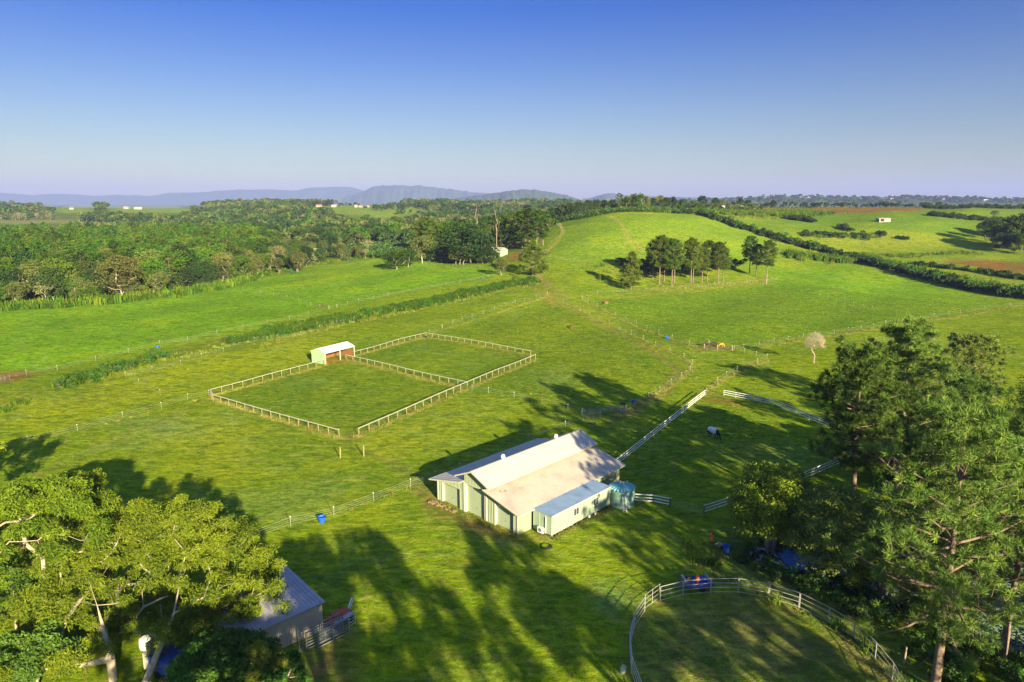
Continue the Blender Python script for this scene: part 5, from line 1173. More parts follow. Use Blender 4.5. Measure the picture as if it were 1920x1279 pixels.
tape_fence(PP((1026,553),(1005,559),(984,565),(966,570),(947,574),(927,582),(906,590),(885,596),(867,602),(849,608),(829,616),(806,628)), 200, "tape fence from the lane top down to the paddock")
tape_fence(PP((1090,561),(1103,567),(1120,575),(1135,583),(1154,593),(1173,601),(1193,608),(1213,618),(1235,626),(1260,637),(1292,648),(1320,655),(1345,657),(1372,657)), 200, "tape fence along the right side of the grassy lane")
tape_fence(PP((1372,657),(1394,654),(1423,650),(1451,643),(1478,639),(1506,634),(1535,631),(1564,627),(1590,622),(1614,619),(1637,615),(1660,609),(1692,605),(1725,600),(1752,595),(1779,590),(1800,588),(1846,581),(1894,575),(1950,569)), 200, "tape fence edged with dry grass right across the big paddock", w=.012)
tape_fence(PP((1090,561),(1120,552),(1169,549),(1222,546),(1280,541),(1340,536),(1400,531),(1455,527)), 200, "tape fence in front of the hillside pine row")
tape_fence(PP((1376,658),(1396,663),(1418,668),(1438,674),(1420,682),(1400,689),(1382,696),(1362,707),(1345,719),(1324,740)), 200, "tape fence bending round the corner to the white rails")
tape_fence(PP((0,714),(50,704),(108,695),(180,677),(241,662),(300,648),(352,640),(407,627),(456,617),(501,608),(543,600),(578,591),(617,580),(632,577),(652,572),(672,566),(700,562),(728,555),(756,550),(782,545),(810,540),(836,535),(863,530),(889,526),(916,520),(940,515)), 200, "long tape fence along the bright left field and track", wires=(.5, .85, 1.2), w=.016)
tape_fence(PP((617,580),(600,577),(583,574),(560,566),(538,560),(513,555),(489,550),(455,545)), 200, "tape fence crossing the bright left field")
tape_fence(PP((665,602),(632,609),(600,618),(565,630),(520,636),(477,641),(419,662),(378,672),(339,685),(286,697),(236,708),(261,722),(301,742)), 200, "older fence below the reedy bank with a bent corner", pm='fence_post')
GHF = 'fences on the green hill'
tape_fence(PP((1021,482),(1023,472),(1035,455),(1052,442),(1053,432),(1045,424),(1035,420)), 11, "small fence curving up the left edge of the green hill", group=GHF)
tape_fence(PP((1204,472),(1190,455),(1176,442),(1163,422),(1155,412),(1130,405)), 12, "fence climbing the middle of the green hill", group=GHF)
tape_fence(PP((1021,482),(1042,486),(1060,488),(1077,490),(1110,492)), 7, "fence with close timber posts at the foot of the green hill", pm='fence_post', group=GHF)
tape_fence(PP((772,500),(800,499),(829,498),(850,499),(870,500),(900,503),(925,507)), 9, "fence in front of the farm shed grove", group=GHF)
tape_fence(PP((1536,557),(1552,561),(1568,566),(1584,569),(1600,572),(1618,577),(1635,581)), 200, "short line of white posts inside the big right paddock")
tape_fence(PP((1590,497),(1619,503),(1647,509),(1670,515),(1694,519),(1719,524),(1744,529),(1769,534),(1794,540),(1830,547),(1870,556),(1925,563)), 200, "fence along the foot of the right-hand hedge", group=GHF)
tape_fence(PP((1640,641),(1700,641),(1750,643),(1800,648),(1853,661),(1930,672)), 200, "low fence across the lower right field with dry grass", group=GHF)
for px, py, lb in ((1329,648,"pale strainer post left of the grazing dark horses"),(1320,654,"thick pale post in front of the dark horses"),(1345,656,"pale post in front of the chestnut horse"),(1373,658,"thick corner post right of the chestnut horse"),(632,577,"pale strainer post beside the worn gateway"),(617,580,"white gateway post in the left field fence"),(1092,562,"pale strainer post at the top corner of the lane"),(1026,553,"leaning strainer post at the lane top"),(829,616,"braced timber post behind the far paddock corner"),(664,668,"timber post beside the shelter")):
    o = MB().tube((0, 0, -.3), (0, 0, 1.55), .13, .12, 7).build('strainer_post', MAT['fence_post'], None, P(px, py)); tag(o, lb, 'post')

# steel gates in the lane
p1, p2, p3 = P(1090, 780), P(1122, 775), P(1154, 773)
def gate(a, b_, label, h=1.2, n=6, m='galv'):
    w = Vector((b_.x - a.x, b_.y - a.y, 0)); e = empty('steel_gate', a, math.atan2(w.y, w.x), label, 'gate'); L = w.length; mb = MB()
    for x in (0, L * .5, L): mb.tube((x, 0, .1), (x, 0, h + .1), .03, None, 6)
    mb.build('frame', MAT[m], e)
    for i in range(n): MB().tube((0, 0, .15 + i * (h - .1) / (n - 1)), (L, 0, .15 + i * (h - .1) / (n - 1)), .022, None, 5).build('rail', MAT[m], e)
    return e
gate(p1, p2, "grey steel gate nearer the barn in the shaded lane"); gate(p2, p3, "grey steel gate beside the hay feeder"); gate(P(0,718), P(19,713), "grey steel gate in worn soil at the left edge")
o = MB().box((0, 0, .7), (.16, .16, 1.7)).build('gate_post', MAT['fence_post'], None, p2); tag(o, "timber post between the two grey steel gates", 'post')
p = P(1166, 772); e = empty('hay_feeder', p, 0, "round grey hay feeder by the steel gate", 'hay feeder')
for z in (.1, .55, 1.0): MB().ring((0, 0, z), 1.0, .035, 26, 5).build('hoop', MAT['galv'], e)
for i in range(12): a = i * math.pi / 6; MB().tube((math.cos(a), math.sin(a), 0), (math.cos(a + .12), math.sin(a + .12), 1.02), .025, None, 5).build('bar', MAT['galv'], e)
o = MB().lathe((0, 0, 0), [(0, .05), (.5, 0), (.55, .3), (.5, .33), (.42, .1), (0, .1)], 16).build('feed_tub', MAT['black'], None, P(1168, 758)); tag(o, "black rubber tub behind the round hay feeder", 'tub')
def tub(px, py, r, h, m, label, name='blue_tub', cat='tub'):
    p = P(px, py); e = empty(name, p, RS.rand(), label, cat); MB().lathe((0, 0, 0), [(r * .8, 0), (r, h), (r * 1.08, h), (r * 1.08, h * .93)], 18).build('side', MAT[m], e); MB().lathe((0, 0, 0), [(0, .04), (r * .78, .04)], 18).build('base', MAT[m], e); return e
tub(604, 978, .52, .75, 'blue', "blue plastic drum beside the tape fence below the barn"); tub(1188, 755, .45, .5, 'blue', "blue tub under the lane fence near the hay feeder")
tub(1251, 635, .6, .6, 'blue', "blue tub at the lane fence left of the grazing horses"); tub(295, 652, .5, .5, 'blue', "blue tub at the left field fence"); tub(905, 522, .6, .35, 'blue', "pale blue bath tub near the top of the left field")
tub(1361, 1036, .45, .9, 'blue', "blue barrel in the long grass beside the round tree", 'blue_barrel', 'barrel'); tub(1112, 795, .5, .22, 'black', "black rubber feed tub on the grass behind the barn", 'feed_tub')
tub(798, 634, .5, .6, 'black', "dark blue-black tub in the far paddock corner", 'feed_tub')
p = P(1333, 1014); e = empty('fire_pit_drum', p, 0, "rusty orange upright garden stove beside the long grass", 'stove'); e.scale = (.72,) * 3; MB().lathe((0, 0, 0), [(.16, 0), (.2, .3), (.32, .55), (.34, .9), (.22, 1.15), (.1, 1.3), (.08, 1.6)], 14).build('body', MAT['orange'], e)
for a in (0, 2.1, 4.2): MB().tube((math.cos(a) * .25, math.sin(a) * .25, -.02), (math.cos(a) * .15, math.sin(a) * .15, .35), .03, None, 5).build('leg', MAT['orange'], e)
p = P(1347, 1030); e = empty('wheelbarrow', p, .6, "dark wheelbarrow tipped beside the blue barrel", 'wheelbarrow'); MB().add([(-.5,-.35,.7),(.5,-.35,.7),(.5,.35,.7),(-.5,.35,.7),(-.3,-.2,.35),(.25,-.2,.35),(.25,.2,.35),(-.3,.2,.35)], [(4,5,6,7),(0,1,5,4),(1,2,6,5),(2,3,7,6),(3,0,4,7)]).build('tray', MAT['galv_dark'], e)
MB().tube((.6,-.05,.2),(.6,.05,.2),.2,None,12).build('wheel', MAT['black'], e)
for s in (-1, 1): MB().tube((.6, s*.1, .2), (-1.0, s*.3, .75), .025, None, 5).build('handle', MAT['galv'], e)
# blue trailer behind the round pen
p = P(1306, 1102); e = empty('flat_trailer', p, math.radians(6), "blue flat-deck trailer loaded with gear behind the round pen", 'trailer')
MB().box((0, 0, .62), (3.3, 1.7, .12)).build('deck', MAT['blue_sheet'], e); MB().box((0, -.86, .78), (3.3, .06, .3)).box((0, .86, .78), (3.3, .06, .3)).build('side_board', MAT['blue_sheet'], e)
for s in (-.9, .9): MB().tube((.3, s - .1, .32), (.3, s + .1, .32), .32, None, 14).build('wheel', MAT['black'], e)
for x in (-1.5, 1.2): MB().box((x, .1, 1.0), (.25, 1.2, .6)).build('rack', MAT['galv_dark'], e)
MB().beam((-1.6, 0, .6), (-2.7, 0, .5), .1, .08).build('drawbar', MAT['galv_dark'], e)
o = MB().lathe((0, 0, 0), [(0, 0), (.24, 0), (.26, .4), (.2, .62), (.08, .72), (0, .72)], 12).build('fuel_drum', MAT['orange'], None, p + Vector((.1, .1, .69))); tag(o, "small orange drum standing on the blue trailer deck", 'drum')
o = MB().box((0, 0, .25), (.6, .5, .5)).box((.0, 0, .56), (.5, .4, .1)).build('tool_box', MAT['dark'], None, p + Vector((-.8, .2, .69))); tag(o, "dark box on the left of the blue trailer deck", 'box')
o = MB().box((0, 0, .12), (.9, .8, .25)).build('folded_tarp', MAT['blue'], None, p + Vector((1.0, .3, .69))); tag(o, "bright blue folded tarp on the right of the trailer deck", 'tarp')
p = P(1167, 1262); o = MB().lathe((0, 0, 0), [(.02, 0), (.2, 0), (.28, .2), (.3, .6), (.22, .8), (.05, .85)], 12).build('mineral_drum', MAT['cabin_wall'], None, p); o.rotation_euler = (.15, .1, 0); tag(o, "pale green drum standing left of the round pen", 'drum')

# round pen of pipe panels: each panel a part
pen_px = [(1237,1128),(1280,1117),(1332,1112),(1384,1112),(1441,1122),(1498,1140),(1553,1168),(1600,1197),(1640,1236),(1672,1276),(1697,1322),(1712,1380)]
pen_l = [(1209,1147),(1190,1176),(1180,1215),(1184,1262),(1203,1318),(1240,1380)]
pen = empty('round_pen', P(1237,1128), 0, "round horse pen of pale steel pipe panels at the lower right", 'horse pen')
def pen_panels(pts, m):
    q = PP(*pts); o0 = pen.location
    for a, b_ in zip(q[:-1], q[1:]):
        A0, B0 = a - o0, b_ - o0; d = (B0 - A0).normalized() * .05; A0 += d; B0 -= d; up = Vector((0, 0, 1.75))
        f = MB().beam(A0, A0 + up, .05, .05).beam(B0, B0 + up, .05, .05).beam(A0 + up, B0 + up, .06, .05).build('panel', MAT[m], pen)
        mb = MB()
        for z in (.15, .7, 1.22): mb.beam(A0 + Vector((0, 0, z)), B0 + Vector((0, 0, z)), .04, .05)
        mb.build('rail', MAT[m], f)
MAT['galv_pale'] = mat('pale_pipe', (.40, .39, .35), .45, metal=.3, var=.1); pen_panels(pen_px, 'galv_pale'); pen_panels(pen_l, 'galv_pale')
gate(P(1209,1143), P(1236,1123), "pipe gate standing open at the mouth of the round pen", 1.7, 4, 'galv_pale')

# ---------------------------------------------------------------- horses
def horse(p, rz, coat, label, graze=True, dark=None, H=1.5, group=None, points=None):
    """one skinned body; local +x is the way it faces"""
    V = [(-.55,0,1.18),(-.2,0,1.12),(.2,0,1.13),(.52,0,1.2)]; R = [(.27,.27),(.30,.31),(.29,.31),(.24,.27)]; E = [(0,1),(1,2),(2,3)]
    if graze: nk = [(.82,0,1.02),(1.08,0,.68),(1.22,0,.36),(1.32,0,.12)]; nr = [(.13,.19),(.10,.14),(.09,.11),(.055,.06)]
    else: nk = [(.8,0,1.42),(1.0,0,1.68),(1.2,0,1.62),(1.42,0,1.42)]; nr = [(.13,.2),(.1,.14),(.09,.11),(.055,.06)]
    i = 3
    for v, r in zip(nk, nr): V.append(v); R.append(r); E.append((i, len(V) - 1)); i = len(V) - 1
    for sx, pts in ((3, [(.50,.14,.82),(.50,.15,.48),(.46,.15,.12),(.50,.15,.02)]), (0, [(-.55,.16,.86),(-.42,.16,.62),(-.66,.16,.44),(-.62,.16,.12),(-.57,.16,.02)])):
        for s in (1, -1):
            j = sx; rr = [(.11,.12),(.065,.07),(.045,.045),(.05,.05)] if sx == 3 else [(.14,.16),(.095,.1),(.06,.065),(.045,.045),(.05,.05)]
            off = .06 * s
            for q, r in zip(pts, rr): V.append((q[0] + off, q[1] * s, q[2])); R.append(r); E.append((j, len(V) - 1)); j = len(V) - 1
    me = bpy.data.meshes.new('horse_body'); me.from_pydata(V, E, []); e = empty('horse', p, rz, label, 'horse', group); e.scale = (H / 1.5,) * 3
    o = link('body', me, e); o.modifiers.new('skin', 'SKIN'); sub = o.modifiers.new('smooth', 'SUBSURF'); sub.levels = sub.render_levels = 2
    me.skin_vertices[0].data[0].use_root = True if me.skin_vertices else None
    for k, r in enumerate(R): me.skin_vertices[0].data[k].radius = r
    o.modifiers['skin'].use_smooth_shade = True; me.materials.append(MAT[coat])
    D = MAT[dark or coat]
    mb = MB(); 
    for s in (-.05, 0, .05): mb.beam((-.78, s, 1.25), (-.92, s * 1.6, .95), .06, .07).beam((-.92, s * 1.6, .95), (-.9, s * 1.4, .5), .06, .06)
    mb.build('tail', D, e)
    n0, n1, n2 = Vector((.6, 0, 1.4)), Vector(nk[0]) + Vector((.0, 0, .2)), Vector(nk[1]) + Vector((.02, 0, .14)); MB().beam(n0, n1, .06, .16).beam(n1, n2, .06, .14).build('mane', D, e)
    hd = Vector(nk[1]) + Vector((.03, 0, .1)); 
    for s in (1, -1): MB().tube(hd + Vector((0, s * .07, .0)), hd + Vector((.0, s * .1, .15)), .04, .008, 5).build('ear', D, e)
    return e
for nm, c in (('white_coat', (.74,.70,.66)), ('brown_coat', (.16,.055,.025)), ('bay_coat', (.05,.025,.02)), ('chestnut_coat', (.50,.20,.03)), ('black_coat', (.018,.018,.022))): MAT[nm] = mat(nm, c, .6, var=.15, scale=3)
h1 = horse(P(1337, 822), math.radians(-58), 'black_coat', "dark horse in a white rug grazing in the shaded yard", H=2.05)
mb = MB(); prof = []
for i, x in enumerate(np.linspace(-.88, .62, 9)):
    r = (.16, .27, .32, .34, .345, .34, .335, .33, .27)[i]
    for k in range(14):
        a = math.radians(-55 + k * 290 / 13); yy = math.cos(a) * r; zz = 1.14 + math.sin(a) * r * 1.12 if a < math.pi * 1.0 else 0
        a2 = math.radians(-40 + 260 * k / 13); prof.append((x, math.cos(a2) * r * 1.02, 1.16 + math.sin(a2) * r * 1.05 - (.12 if k in (0, 13) else 0)))
fs = [(i * 14 + k, i * 14 + k + 1, (i + 1) * 14 + k + 1, (i + 1) * 14 + k) for i in range(8) for k in range(13)]
mb.add(prof, fs + [tuple(range(14))]); rg = mb.build('rug', MAT['white_coat'], h1, smooth=True)
horse(P(1073, 616), math.radians(200), 'brown_coat', "chestnut brown horse grazing alone in the middle paddock", True, 'black_coat').rotation_euler[2] = math.radians(250)
horse(P(1325, 650), math.radians(175), 'bay_coat', "dark bay horse, left of the pair grazing behind the fence", True, 'black_coat')
horse(P(1337, 649), math.radians(-10), 'black_coat', "blackish horse standing against the dark bay one", True)
horse(P(1351, 652), math.radians(8), 'chestnut_coat', "golden chestnut horse grazing right of the dark pair", True, 'chestnut_coat')
horse(P(1182, 403), math.radians(180), 'brown_coat', "brown horse grazing on the crest of the green hill", True)
p = P(1136, 569); o = MB().lathe((0, 0, 0), [(0, .05), (1.0, 0), (1.05, .5), (.7, .85), (0, .95)], 12).build('hay_bale', MAT['brown_board'], None, p); tag(o, "weathered brown hay heap near the top of the big paddock", 'hay bale')

# ---------------------------------------------------------------- buildings further off
def house(name, p, rz, L, Wd, h, roof, wallm, roofm, label, cat='house', windows=2, group=None):
    e = empty(name, p, rz, label, cat, group)
    MB().add([(-L/2,-Wd/2,-1),(L/2,-Wd/2,-1),(L/2,Wd/2,-1),(-L/2,Wd/2,-1),(-L/2,-Wd/2,h),(L/2,-Wd/2,h),(L/2,Wd/2,h),(-L/2,Wd/2,h),(-L/2,0,h+roof),(L/2,0,h+roof)], [(0,1,5,4),(2,3,7,6),(1,2,6,9,5),(3,0,4,8,7)]).build('wall', wallm, e)
    slab('roof', roofm, e, [(-L/2-.4,-Wd/2-.4,h-.1),(L/2+.4,-Wd/2-.4,h-.1),(L/2+.4,0,h+roof+.1),(-L/2-.4,0,h+roof+.1)]); slab('roof', roofm, e, [(-L/2-.4,Wd/2+.4,h-.1),(L/2+.4,Wd/2+.4,h-.1),(L/2+.4,0,h+roof+.1),(-L/2-.4,0,h+roof+.1)])
    for i in range(windows): MB().box((-L/2+L*(i+.7)/(windows+.4), -Wd/2-.04, h*.55), (min(1.6, L*.12), .08, 1.2)).build('window', MAT['glass'], e)
    return e
WR = mat('white_far_wall', (.30, .28, .24), .6); TR = mat('terracotta_roof', (.34, .13, .07), .7); GRR = mat('grey_far_roof', (.34, .34, .34), .6)
house('farm_shed', P(933, 480), math.radians(-38), 10, 7, 3.8, 1.5, MAT['shelter_wall'], MAT['roof_cream_dirty'], "pale green farm shed with white roof among the grove trees", 'shed', 0)
p = PY(1650, 560); e = house('field_shed', (p.x, p.y, p.z), .1, 9.5, 5, 2.4, .4, WR, MAT['roof_cream_dirty'], "small open white shed alone on the distant right hill", 'shed', 0)
MB().box((-2.2, -2.55, 1.2), (3.2, .1, 2.2)).build('opening', MAT['dark'], e)
fh = [(690,374,'red roof',12,WR,TR), (669,388,0,9,WR,MAT['roof_cream_dirty']), (628,385,0,14,WR,MAT['roof_cream_dirty']), (600,387,0,16,WR,TR), (678,386,0,10,WR,TR), (549,399,0,9,WR,GRR), (138,390,0,12,WR,TR), (262,391,0,22,WR,MAT['roof_cream_dirty']), (240,386,0,14,WR,MAT['roof_cream_dirty']), (868,387,0,12,WR,MAT['roof_cream_dirty'])]
FL = ["pale house with reddish roof on the far left ridge top","small white house in the middle of the far green hilltop","long low white shed at the top of the far green hill","cream house with red roof at the left shoulder of the far green hill","cream house with tiled roof beside the small white hilltop house","little white cottage on the slope left of the far green hill","white house with red roof among trees on the far left field","long white shed in the far left pasture","wide white roof on the skyline above the far left pasture","small white roof in the grey forest ridge"]
for (px, py, _, L_, wm, rm), lb in zip(fh, FL):
    Yd = 1480 if 590 < px < 700 else 1200 if px < 590 and px > 500 else 1550 if px < 500 else 1500
    x, y = pxY(px, Yd); z = max(Z(float(x), float(y)), CAMH + ray(px, py)[2] / ray(px, py)[1] * Yd - 5); z = Z(float(x), float(y))
    house('distant_house', (float(x), float(y), z), RS.uniform(-.4, .4), L_ * .72, 6.5, 3.2, 1.6, wm, rm, lb, windows=3)
x, y = pxY(1370, 690); house('white_roof_shed', (float(x), float(y), Z(float(x), float(y))), .15, 24, 12, 3.4, 1.4, WR, MAT['white'], "long white-roofed packing shed behind the red field", 'shed', 3)
for i, px in enumerate([1500,1504,1510,1612,1622,1655,1742,1752,1760,1808,1822,1830,1868,1886,1900,1720]):
    Yd = 3440; zt_ = zat(3500, np.interp(px, prof_x := [p[0] for p in [(1230,379),(1300,378),(1360,376),(1400,373),(1455,370),(1490,371),(1545,372),(1600,373),(1650,373),(1690,370),(1740,372),(1790,374),(1830,375),(1920,376)]], [379,378,376,373,370,371,372,373,373,370,372,374,375,376]))
    house('ridge_house', ((px - CX) / FPX * Yd, Yd, zt_ - 6), RS.uniform(-.5, .5), RS.uniform(12, 26), 10, 6, 2.5, WR, MAT['white'] if i % 3 else TR, "white building among the trees on the distant blue ridge", 'house', 0, 'white buildings along the distant right-hand ridge')
# power poles
def pole(px, pyb, H, label, arm=True):
    p = P(px, pyb); e = empty('power_pole', p, .2, label, 'power pole'); MB().tube((0, 0, -.5), (0, 0, H), .2, .14, 7).build('pole', MAT['bark_dead'], e)
    if arm: a = MB().box((0, 0, H - .6), (2.4, .14, .16)).build('crossarm', MAT['bark_dead'], e); [MB().tube((q, 0, H - .5), (q, 0, H - .3), .06, .06, 6).build('insulator', MAT['white'], a) for q in (-1, 0, 1)]
pole(592, 492, 9.5, "power pole at the reedy edge of the bright field"); pole(541, 452, 11, "power pole before the small yellow field"); pole(683, 438, 11, "power pole above the banana rows"); pole(564, 470, 8, "plain pole beside the broad dark tree", False)
pole(1437, 533, 5, "thin pole near the last pine of the row", False)

# ================================================================ foreground trees
def build_tree(name, p, segs, Q, tn, lm, bm, label, cat, leafname='leaves', wn=7, group=None):
    e = empty(name, p, 0, label, cat, group); wood_mb(segs, wn, .012).build('trunk', MAT[bm], e, smooth=True); link('crown', quads_mesh(leafname, Q, tn, [MAT[lm]]), e); return e
# the big pale-limbed gum at lower left: leaf clumps where the photo has them
gb = P(212, 1275); gb.z = Z(gb.x, gb.y); rs = np.random.RandomState(77)
GUM = [  # picture outline of each leafy mass: px,py centre, half size x,y, count
 (60,935,60,32,9),(130,905,60,22,8),(165,950,50,40,9),(40,1000,45,32,7),(110,1000,45,30,7),(215,975,40,30,6),(250,1030,35,22,4),(150,1070,70,34,9),(70,1060,40,22,4),(230,1100,50,26,6),
 (345,955,38,22,6),(330,1000,60,30,8),(400,985,50,26,7),(440,1025,50,30,8),(490,1060,38,30,7),(375,1040,50,22,5),(500,1100,26,22,4),(300,1060,30,24,3),(395,960,20,14,2),
 (140,1150,60,26,7),(250,1150,50,28,6),(350,1120,50,30,7),(310,1175,60,22,5),(70,1215,50,36,7),(130,1235,40,24,4),(30,1265,40,25,4),(410,1180,40,30,4),(450,1140,40,24,4),(375,1225,30,24,2),(20,960,30,30,4),(180,1040,60,30,6),(290,1010,40,26,5),(100,1110,60,25,6),(300,1110,60,30,4),(200,1180,50,24,4),(430,1090,50,24,6),(60,1150,50,30,6),(350,1190,40,24,3),(260,960,40,22,4),(420,1000,50,26,5)]
tops = []; 
for cx_, cy_, hx, hy, n_ in GUM:
    for _ in range(int(n_ * 1.9)):
        a = rs.rand() * 6.28; r = math.sqrt(rs.rand()); px, py = cx_ + math.cos(a) * r * hx, cy_ + math.sin(a) * r * hy
        Yd = 70 - (py - 890) * .046 + rs.normal() * 1.6; d = ray(px, py); t = Yd / d[1]; tops.append((d[0] * t - gb.x, Yd - gb.y, CAMH + d[2] * t - gb.z))
def at_px(px, py, Yd): d = ray(px, py); t = Yd / d[1]; return (d[0] * t - gb.x, Yd - gb.y, CAMH + d[2] * t - gb.z)
st1 = [(0, 0, -.4), at_px(207, 1235, 54.2), at_px(196, 1185, 55), at_px(182, 1135, 56), at_px(165, 1085, 58)]
b2_ = P(268, 1292); st2 = [(.1, 0, -.5), (b2_.x - gb.x, b2_.y - gb.y, .15), at_px(285, 1250, 53.8), at_px(305, 1200, 54.6), at_px(326, 1150, 56), at_px(336, 1100, 58)]
tops += [(t[0] + rs.normal() * .7, t[1] + rs.normal() * .9 - .4, t[2] - .75 + rs.normal() * .35) for t in tops if rs.rand() < .55]
xcut = at_px(285, 1050, 61)[0]
segs = grow((0, 0), [t for t in tops if t[0] <= xcut], st1, .38, rs, sag=-.05, seg=7, ex=.62) + grow(st2[0][:2], [t for t in tops if t[0] > xcut], st2, .32, rs, sag=-.05, seg=7, ex=.62)
rad_ = rs.uniform(.6, 1.35, len(tops)); Q, tn = clump_leaves(tops, rad_, 330, .18, .042, rs, .8, .5, 0)
build_tree('gum_tree', gb, segs, Q, tn, 'euc', 'bark_pale', "big spreading yellow-green gum with cream limbs at lower left", 'gum tree')
# second gum stem further left, mostly out of frame
g2 = Vector((-46, 60, 0)); rs = np.random.RandomState(78); tops = blob_tops((0, 0, 11.5), 7.5, 85, rs, .55)
segs = grow((0, 0), tops, [(0, 0, -.4), (.2, 0, 3), (.6, .3, 6)], .20, rs, seg=5, ex=.6); Q, tn = clump_leaves(tops, 1.15, 420, .22, .05, rs, .65, .35, .35)
build_tree('gum_tree', g2, segs, Q, tn, 'euc', 'bark_pale', "second gum at the left edge beside the big spreading one", 'gum tree')
# trees below and left of it
for k, (px, py, H, R, n_, lm, lb) in enumerate([
 (30,1180,6.5,4.2,40,'bush',"dark leafy tree under the gum at the left edge"), (70,1290,5,3.5,26,'bush',"dark green tree at the bottom left corner"),
 (450,1290,4.6,3.3,44,'bush',"broad-leaved dark green tree in front of the cream shed"), (540,1300,3.0,2.0,20,'bush',"lower dark bush right of the broad-leaved tree"),
 (395,1290,4.4,3.0,26,'bush',"dark green bush at the foot of the big gum"), (425,1225,5,2.6,20,'euc',"olive sapling shading the shed's left end"),
 (492,1303,4.6,1.9,26,'lime',"bright lime sapling at the bottom edge below the shed")]):
    p = P(px, py); rs = np.random.RandomState(300 + k); tp = blob_tops((0, 0, H * .58), R, n_, rs, H * .42 / R, -.5); segs = grow((0, 0), tp, [(0, 0, -.3), (.1, .05, H * .25)], .12, rs)
    ll, lw = ((.17, .08) if lm == 'bush' else (.16, .035)); Q, tn = clump_leaves(tp, R * .27, 300, ll, lw, rs, .8, .15, .4); build_tree('leafy_tree', p, segs, Q, tn, lm, 'bark_mid', lb, 'tree', wn=5)

# the right bank: pines
def big_pine(name, p, seed, H, z0, R, wh_, pw, tw, puff, per, nw, lm, label, rz=0, shape='round', lean=.02):
    w, Q, tn = pine_model(seed, H, z0, R, wh_, pw, tw, puff, per, nw, shape, lean); e = empty(name, p, rz, label, 'pine tree'); w.build('trunk', MAT['bark_pine'], e, smooth=True); link('crown', quads_mesh('needles', Q, tn, [MAT[lm]]), e); return e
def gp(x, y): return Vector((x, y, Z(x, y)))
big_pine('pine_tree', gp(37.0, 52.5), 401, 25, 8.0, 9.4, 13, 7, 9, .72, 84, .024, 'pine', "tall pine with bluish green needle tufts and bare lower trunk at lower right", 0, 'wide', lean=.01)
big_pine('pine_tree', gp(46.5, 57.5), 402, 23, 8, 8.0, 11, 7, 8, .72, 100, .023, 'pine', "pine with leaning reddish trunk at the bottom right edge", 1.1, 'wide')
big_pine('pine_tree', gp(42, 62.5), 403, 9.5, 3, 5.2, 10, 7, 8, .62, 130, .019, 'pine', "lower fluffy green pine over the dark water", 2.0, 'wide')
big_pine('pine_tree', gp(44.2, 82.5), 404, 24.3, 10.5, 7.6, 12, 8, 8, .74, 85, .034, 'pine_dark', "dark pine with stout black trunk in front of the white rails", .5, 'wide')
big_pine('pine_tree', gp(53.5, 89), 405, 25.5, 10, 7.4, 12, 8, 8, .72, 85, .028, 'pine', "tall sunlit pine behind the dark stout-trunked one", .9, 'wide')
big_pine('pine_tree', gp(84, 122), 406, 18, 3, 7.2, 12, 7, 7, .8, 60, .045, 'pine', "green pine at the right edge above the lime shrubs", 2.2)
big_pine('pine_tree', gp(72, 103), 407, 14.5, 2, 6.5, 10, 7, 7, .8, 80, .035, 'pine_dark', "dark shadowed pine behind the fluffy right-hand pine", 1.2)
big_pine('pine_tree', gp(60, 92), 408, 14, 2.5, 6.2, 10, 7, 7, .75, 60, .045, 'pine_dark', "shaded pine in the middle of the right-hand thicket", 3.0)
big_pine('pine_tree', gp(58, 72), 409, 20, 5, 7.5, 12, 7, 7, .78, 70, .032, 'pine', "pine at the far right edge over the pond", 4.0)
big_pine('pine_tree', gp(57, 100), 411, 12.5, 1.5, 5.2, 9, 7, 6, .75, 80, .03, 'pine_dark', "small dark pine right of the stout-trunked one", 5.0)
def oak(p, seed, H, R, lm, label, n_=150, per=620, stems=5, name='round_tree', ll=.13, lw=.05, bm='bark_mid', flat=None, lo=-.55):
    rs = np.random.RandomState(seed); tp = blob_tops((0, 0, H - R * .95), R, n_, rs, (flat or .92), lo); segs = []
    for s in range(stems):
        a = s * 6.28 / stems; b0 = np.array([math.cos(a) * .35, math.sin(a) * .35]); sub = [t for i, t in enumerate(tp) if i % stems == s]
        segs += grow(b0, sub, [(b0[0], b0[1], -.3), (b0[0] * 1.6, b0[1] * 1.6, H * .15), (b0[0] * 2.4, b0[1] * 2.4, H * .3)], .17, rs, seg=3)
    Q, tn = clump_leaves(tp, R * .25, per, ll, lw, rs, .9, 0, .3); return build_tree(name, p, segs, Q, tn, lm, bm, label, 'tree', wn=5)
oak(P(1443, 1040), 501, 11.3, 4.9, 'oak', "dense round dark green tree with several pale stems", 170, 360, ll=.17, lw=.075)
oak(P(1562, 1085), 502, 10.6, 5.3, 'oak_grey', "round olive tree with grey stems right of the dense round one", 160, 340, 8, ll=.17, lw=.075)
oak(gp(41, 68), 503, 7.5, 4.0, 'oak', "dull green bushy tree at the pond's edge", 60, 420)
for k, (x, y, H, R, lm, lb) in enumerate([(78,112,10.5,5.2,'lime',"lime green shrubby tree catching the sun at the right"),(90,108,9.5,5,'lime',"second lime green shrubby tree at the right edge"),(70,94,9,5.5,'bush',"dark leafy shrub tree in the right-hand thicket"),(82,97,10,6,'bush',"dark leafy tree at the right edge behind the pines"),(63,105,7,4,'bush',"green undergrowth tree right of the stout pine trunk"),(50,80,6.5,4.2,'oak',"shaded olive bush behind the round trees"),(66,83,8,5,'bush',"dark bush between pond and thicket"),(100,120,12,7,'bush',"dark tree at the far right edge of the thicket"),(56,92,6,3.6,'oak',"low olive bush in front of the thicket")]):
    oak(gp(x, y), 520 + k, H, R, lm, lb, 55, 240, 3, 'leafy_tree', .16, .07, lo=-.4)
